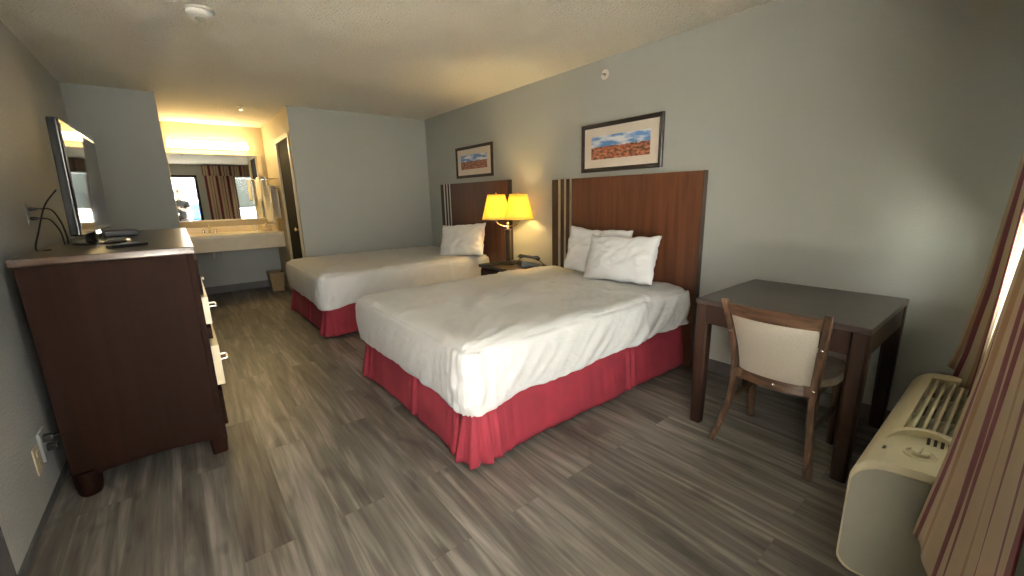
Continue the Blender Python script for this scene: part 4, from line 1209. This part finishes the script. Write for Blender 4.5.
# ------------------------------------------------------------------ ceiling and wall devices
sd = thing('smoke_detector', 'round off-white smoke detector on the ceiling', 'smoke detector', (.282, 3.255, H))
bm = bmesh.new(); lathe(bm, [(.078, 0), (.078, -.008), (.072, -.012)], n=36); obj('mounting_ring', bm, 'off_pl', sd)
bm = bmesh.new(); lathe(bm, [(.068, -.010), (.068, -.028), (.060, -.038), (.035, -.044), (.001, -.046)], n=36); obj('housing', bm, 'white_pl', sd)
bm = bmesh.new(); lathe(bm, [(.028, -.040), (.026, -.052), (.015, -.058), (.001, -.059)], n=24); obj('sensor_cap', bm, 'off_pl', sd)
sp = thing('wall_sprinkler', 'round white sprinkler head high on the right wall', 'sprinkler', (XR, 2.457, 2.312))
bm = bmesh.new(); lathe(bm, [(.041, 0), (.041, -.005), (.034, -.011), (.024, -.009), (.022, -.003)], n=30, axis='X'); obj('escutcheon', bm, 'brassring', sp)
bm = bmesh.new(); lathe(bm, [(.010, 0), (.010, -.028)], n=16, axis='X'); tube(bm, [(-.028, -.010, 0), (-.048, -.012, .0), (-.058, 0, 0)], .0025, 8); tube(bm, [(-.028, .010, 0), (-.048, .012, 0), (-.058, 0, 0)], .0025, 8)
bx(bm, -.062, -.059, -.014, .014, -.014, .012, bev=.001); obj('nozzle', bm, 'plate_grey', sp)
sp2 = thing('ceiling_sprinkler', 'small sprinkler head on the alcove ceiling', 'sprinkler', (.77, 6.03, H))
bm = bmesh.new(); lathe(bm, [(.036, 0), (.036, -.004), (.024, -.010)], n=24); obj('escutcheon', bm, 'brassring', sp2)
bm = bmesh.new(); lathe(bm, [(.009, -.008), (.009, -.025), (.005, -.03), (.005, -.04), (.016, -.042), (.016, -.044)], n=16); obj('nozzle', bm, 'chrome', sp2)

# ------------------------------------------------------------------ outside: walkway and facing wall, people
struct('ground', box(-9, 12, -14, YF - T - .001, -.10, -.005), 'concrete', 'concrete walkway outside the entrance door', 'ground')

struct('added_overhang', box(-9, 12, -1.55, YF - T - .001, 2.56, 2.70), 'stucco', 'added unseen pale roof outside blocking the high sky', 'roof')  # unseen slab added outside to cut high sky light entering by the doorway

def person(name_label, loc, rotz, shirt, trousers, arms, hairm='hair', height=1.72, hem=None):
    """standing figure facing +y; arms: dict side -> (elbow, wrist) in local metres"""
    s = height / 1.72
    root = thing('person', name_label, 'person', loc, rotz)
    def skin(name, pts, edges, radii, mat, parent, sub=2):
        me = bpy.data.meshes.new(name); me.from_pydata([tuple(Vector(p) * s) for p in pts], edges, []); me.update()
        o = bpy.data.objects.new(name, me); COL.objects.link(o); o.parent = parent
        md = o.modifiers.new('skin', 'SKIN'); md.use_smooth_shade = True
        if not me.skin_vertices: pass
        for v, r in zip(me.skin_vertices[0].data, radii):
            v.radius = (r[0] * s, r[1] * s) if isinstance(r, tuple) else (r * s, r * s)
        me.skin_vertices[0].data[0].use_root = True
        o.modifiers.new('sub', 'SUBSURF').levels = sub; o.modifiers['sub'].render_levels = sub
        me.materials.append(M[mat]); return o
    pts = [(0, 0, .93), (0, .005, 1.08), (0, -.005, 1.24), (0, -.01, 1.38), (0, 0, 1.46), (0, .015, 1.53)]
    rad = [(.115, .080), (.105, .080), (.125, .088), (.120, .075), (.052, .052), (.050, .055)]
    edges = [(0, 1), (1, 2), (2, 3), (3, 4), (4, 5)]
    def add(p, r, par):
        pts.append(p); rad.append(r); edges.append((par, len(pts) - 1)); return len(pts) - 1
    for sd_ in (-1, 1):
        h = add((.095 * sd_, 0, .86), .085, 0); k = add((.10 * sd_, .015, .50), .056, h); a = add((.105 * sd_, -.01, .09), .036, k); add((.11 * sd_, .11, .045), (.034, .030), a)
        sh = add((.185 * sd_, -.01, 1.375), .052, 3); e, w = arms[sd_]
        ee = add(e, .040, sh); ww = add(w, .026, ee)
    body = skin('body', pts, edges, rad, 'skin', root)
    # head
    bm = bmesh.new(); bmesh.ops.create_uvsphere(bm, u_segments=32, v_segments=24, radius=1)
    for v in bm.verts:
        x, y, z = v.co
        w = .076 * (1 - .22 * max(0, -z) ** 1.3); d = .096
        px, py, pz = x * w, y * d, z * .118
        if y > 0: py *= .93
        nose = math.exp(-((x / .20) ** 2 + ((z + .12) / .22) ** 2)) if y > 0 else 0; py += .020 * nose
        for ex in (-.42, .42):
            py -= .008 * math.exp(-(((x - ex) / .2) ** 2 + ((z - .08) / .13) ** 2)) if y > 0 else 0
        py -= .004 * math.exp(-((x / .35) ** 2 + ((z + .45) / .05) ** 2)) if y > 0 else 0
        py += .006 * math.exp(-((x / .3) ** 2 + ((z + .85) / .15) ** 2)) if y > 0 else 0
        v.co = Vector((px, py + .02, pz + 1.615)) * s
    for sd_ in (-1, 1):
        t = bmesh.new(); bmesh.ops.create_uvsphere(t, u_segments=12, v_segments=8, radius=1)
        for v in t.verts: v.co = Vector((sd_ * .078 + v.co.x * .010, .012 + v.co.y * .018, 1.61 + v.co.z * .030)) * s
        merge(bm, t)
    head = obj('head', bm, 'skin', root, True, angle=180)
    for sd_ in (-1, 1):
        bm = bmesh.new(); bmesh.ops.create_uvsphere(bm, u_segments=12, v_segments=8, radius=.012 * s)
        bmesh.ops.translate(bm, verts=bm.verts, vec=Vector((sd_ * .031, .098, 1.625)) * s); obj('eye', bm, 'hair', head)
    bm = bmesh.new(); bmesh.ops.create_uvsphere(bm, u_segments=28, v_segments=18, radius=1)
    kill = [v for v in bm.verts if (v.co.y > .35 and v.co.z < .42) or v.co.z < -.35]
    bmesh.ops.delete(bm, geom=kill, context='VERTS')
    for v in bm.verts:
        q = fbm(tuple(v.co), 3) * .05
        v.co = Vector((v.co.x * .086 * (1 + q), v.co.y * .104 * (1 + q) + .010, v.co.z * .122 * (1 + q) + 1.628)) * s
    solid(obj('hair', bm, hairm, root, True, angle=180), .008)
    # shirt: torso and short sleeves
    P = [(0, 0, .84), (0, .005, 1.08), (0, -.005, 1.24), (0, -.01, 1.375), (0, 0, 1.43)]; R = [(.175, .130), (.160, .120), (.172, .122), (.150, .100), (.062, .062)]
    E = [(0, 1), (1, 2), (2, 3), (3, 4)]
    for sd_ in (-1, 1):
        P.append((.19 * sd_, -.01, 1.38)); R.append(.066); E.append((3, len(P) - 1))
        e = Vector(arms[sd_][0]); q = Vector((.185 * sd_, -.01, 1.375)).lerp(e, .72); P.append(tuple(q)); R.append(.057); E.append((len(P) - 2, len(P) - 1))
    skin('shirt', P, E, R, shirt, root)
    P = [(0, 0, 1.0)]; R = [(.155, .115)]; E = []
    for sd_ in (-1, 1):
        i0 = len(P); P += [(.098 * sd_, 0, .84), (.102 * sd_, .015, .50), (.107 * sd_, -.01, .10)]; R += [.098, .070, .058]; E += [(0, i0), (i0, i0 + 1), (i0 + 1, i0 + 2)]
    skin('trousers', P, E, R, trousers, root)
    for sd_ in (-1, 1):
        bm = bmesh.new(); rows = []
        bx(bm, (.11 * sd_ - .045) * s, (.11 * sd_ + .045) * s, -.06 * s, .20 * s, 0, .075 * s, bev=.03 * s, seg=4); obj('shoe', bm, 'black', root)
    # hands: palm with four fingers and a thumb
    for sd_ in (-1, 1):
        e, w = Vector(arms[sd_][0]), Vector(arms[sd_][1]); d = (w - e).normalized()
        side = d.cross(Vector((0, 1, 0)) if abs(d.y) < .9 else Vector((1, 0, 0))).normalized(); nrm = side.cross(d).normalized()
        P = [tuple(w), tuple(w + d * .045), tuple(w + d * .085)]; R = [(.024, .020), (.034, .017), (.034, .015)]; E = [(0, 1), (1, 2)]
        for k, ln in enumerate((.066, .078, .074, .058)):
            off = side * (k - 1.5) * .0195; i0 = len(P)
            P += [tuple(w + d * .09 + off), tuple(w + d * (.09 + ln * .5) + off * 1.05 + nrm * .006), tuple(w + d * (.09 + ln * .92) + off * 1.05 + nrm * .024)]
            R += [.0095, .0085, .0070]; E += [(2, i0), (i0, i0 + 1), (i0 + 1, i0 + 2)]
        i0 = len(P); P += [tuple(w + d * .035 - side * .040), tuple(w + d * .065 - side * .056 + nrm * .012)]; R += [.011, .009]; E += [(1, i0), (i0, i0 + 1)]
        skin('hand', P, E, R, 'skin', root, 1)
    return root
person('person in a black top holding up a phone in the doorway', (.10, -.58, -.005), 0, 'dark_shirt', 'denim',
       {-1: ((-.27, .16, 1.11), (-.215, .385, 1.255)), 1: ((.18, .14, 1.13), (-.01, .345, 1.205))}, height=1.74)
person('person in a bright blue top standing outside the doorway', (.50, -1.25, -.005), math.radians(8), 'blue_shirt', 'denim',
       {-1: ((-.25, .0, 1.12), (-.25, .07, .88)), 1: ((.25, .0, 1.12), (.25, .07, .88))}, height=1.62)
pn = thing('smartphone', 'dark smartphone held up in the doorway', 'phone', (0, -.035, 1.30))
obj('case', box(-.075, .012, -.008, .0, -.018, .042, bev=.004), 'gloss_black', pn)
bm = bmesh.new(); 
for x, z in ((0, .030), (-.018, .030)): lathe(bm, [(.007, 0), (.007, .002), (.001, .002)], (x, 0, z), 14, 'Y')
obj('lens_ring', bm, 'screen', pn)

# ------------------------------------------------------------------ lights
def light(name, typ, loc, energy, col, **k):
    l = bpy.data.lights.new(name, typ); l.energy = energy; l.color = col
    for a, b in k.items(): setattr(l, a, b)
    o = bpy.data.objects.new(name, l); COL.objects.link(o); o.location = loc; return o
for s in (-1, 1):
    a = math.radians(30)
    lo = light('lamp_bulb_light', 'POINT', (LX - math.sin(a) * s * AR, LY + math.cos(a) * s * AR, .62 + .60), 11.0, (1, .76, .38), shadow_soft_size=.035)
# daylight enters through the doorway and window (portals guide the sky's light)
def portal(name, x0, x1, z0, z1):
    o = light(name, 'AREA', ((x0 + x1) / 2, YF - T - .02, (z0 + z1) / 2), 1, (1, 1, 1), shape='RECTANGLE', size=x1 - x0, size_y=z1 - z0)
    o.rotation_euler = (PI / 2, 0, 0)     # faces +y
    o.rotation_euler = (-PI / 2, 0, PI)
    o.data.cycles.is_portal = True
    return o
portal('door_portal', DX0, DX1, 0, DZ); portal('window_portal', WX0, WX1, WZ0, WZ1)
w = bpy.data.worlds.new('sky'); sc.world = w; w.use_nodes = True
bg = w.node_tree.nodes['Background']; bg.inputs['Color'].default_value = (1.0, .97, .895, 1); bg.inputs['Strength'].default_value = 9.5
sun = light('sun', 'SUN', (2, -6, 8), 210.0, (1.0, .95, .86), angle=.02)
sun.rotation_euler = (math.radians(24), math.radians(6), 0)

# ------------------------------------------------------------------ camera
f_px = 414.34; ya, pi_, ro_ = [math.radians(v) for v in (38.2645, -12.4433, -1.3758)]
fw_ = Vector((math.sin(ya) * math.cos(pi_), math.cos(ya) * math.cos(pi_), math.sin(pi_)))
r_ = Vector((math.cos(ya), -math.sin(ya), 0)); u_ = r_.cross(fw_)
r2 = r_ * math.cos(ro_) + u_ * math.sin(ro_); u2 = -r_ * math.sin(ro_) + u_ * math.cos(ro_)
cam = bpy.data.cameras.new('camera'); cam.sensor_width = 36; cam.lens = f_px / 1024 * 36; cam.clip_start = .01; cam.clip_end = 100
co = bpy.data.objects.new('camera', cam); COL.objects.link(co)
mw = Matrix((r2, u2, -fw_)).transposed().to_4x4(); mw.translation = Vector((0, 0, 1.3301)); co.matrix_world = mw
sc.camera = co
sc.view_settings.view_transform = 'Standard'; sc.view_settings.look = 'None'; sc.view_settings.gamma = 1; sc.view_settings.exposure = 1.52
sc.view_settings.use_curve_mapping = False
sc.cycles.use_denoising = True
sc.cycles.max_bounces = 10; sc.cycles.diffuse_bounces = 6; sc.cycles.glossy_bounces = 5; sc.cycles.transmission_bounces = 6; sc.cycles.transparent_max_bounces = 8
sc.cycles.sample_clamp_indirect = 8; sc.cycles.caustics_reflective = False; sc.cycles.caustics_refractive = False
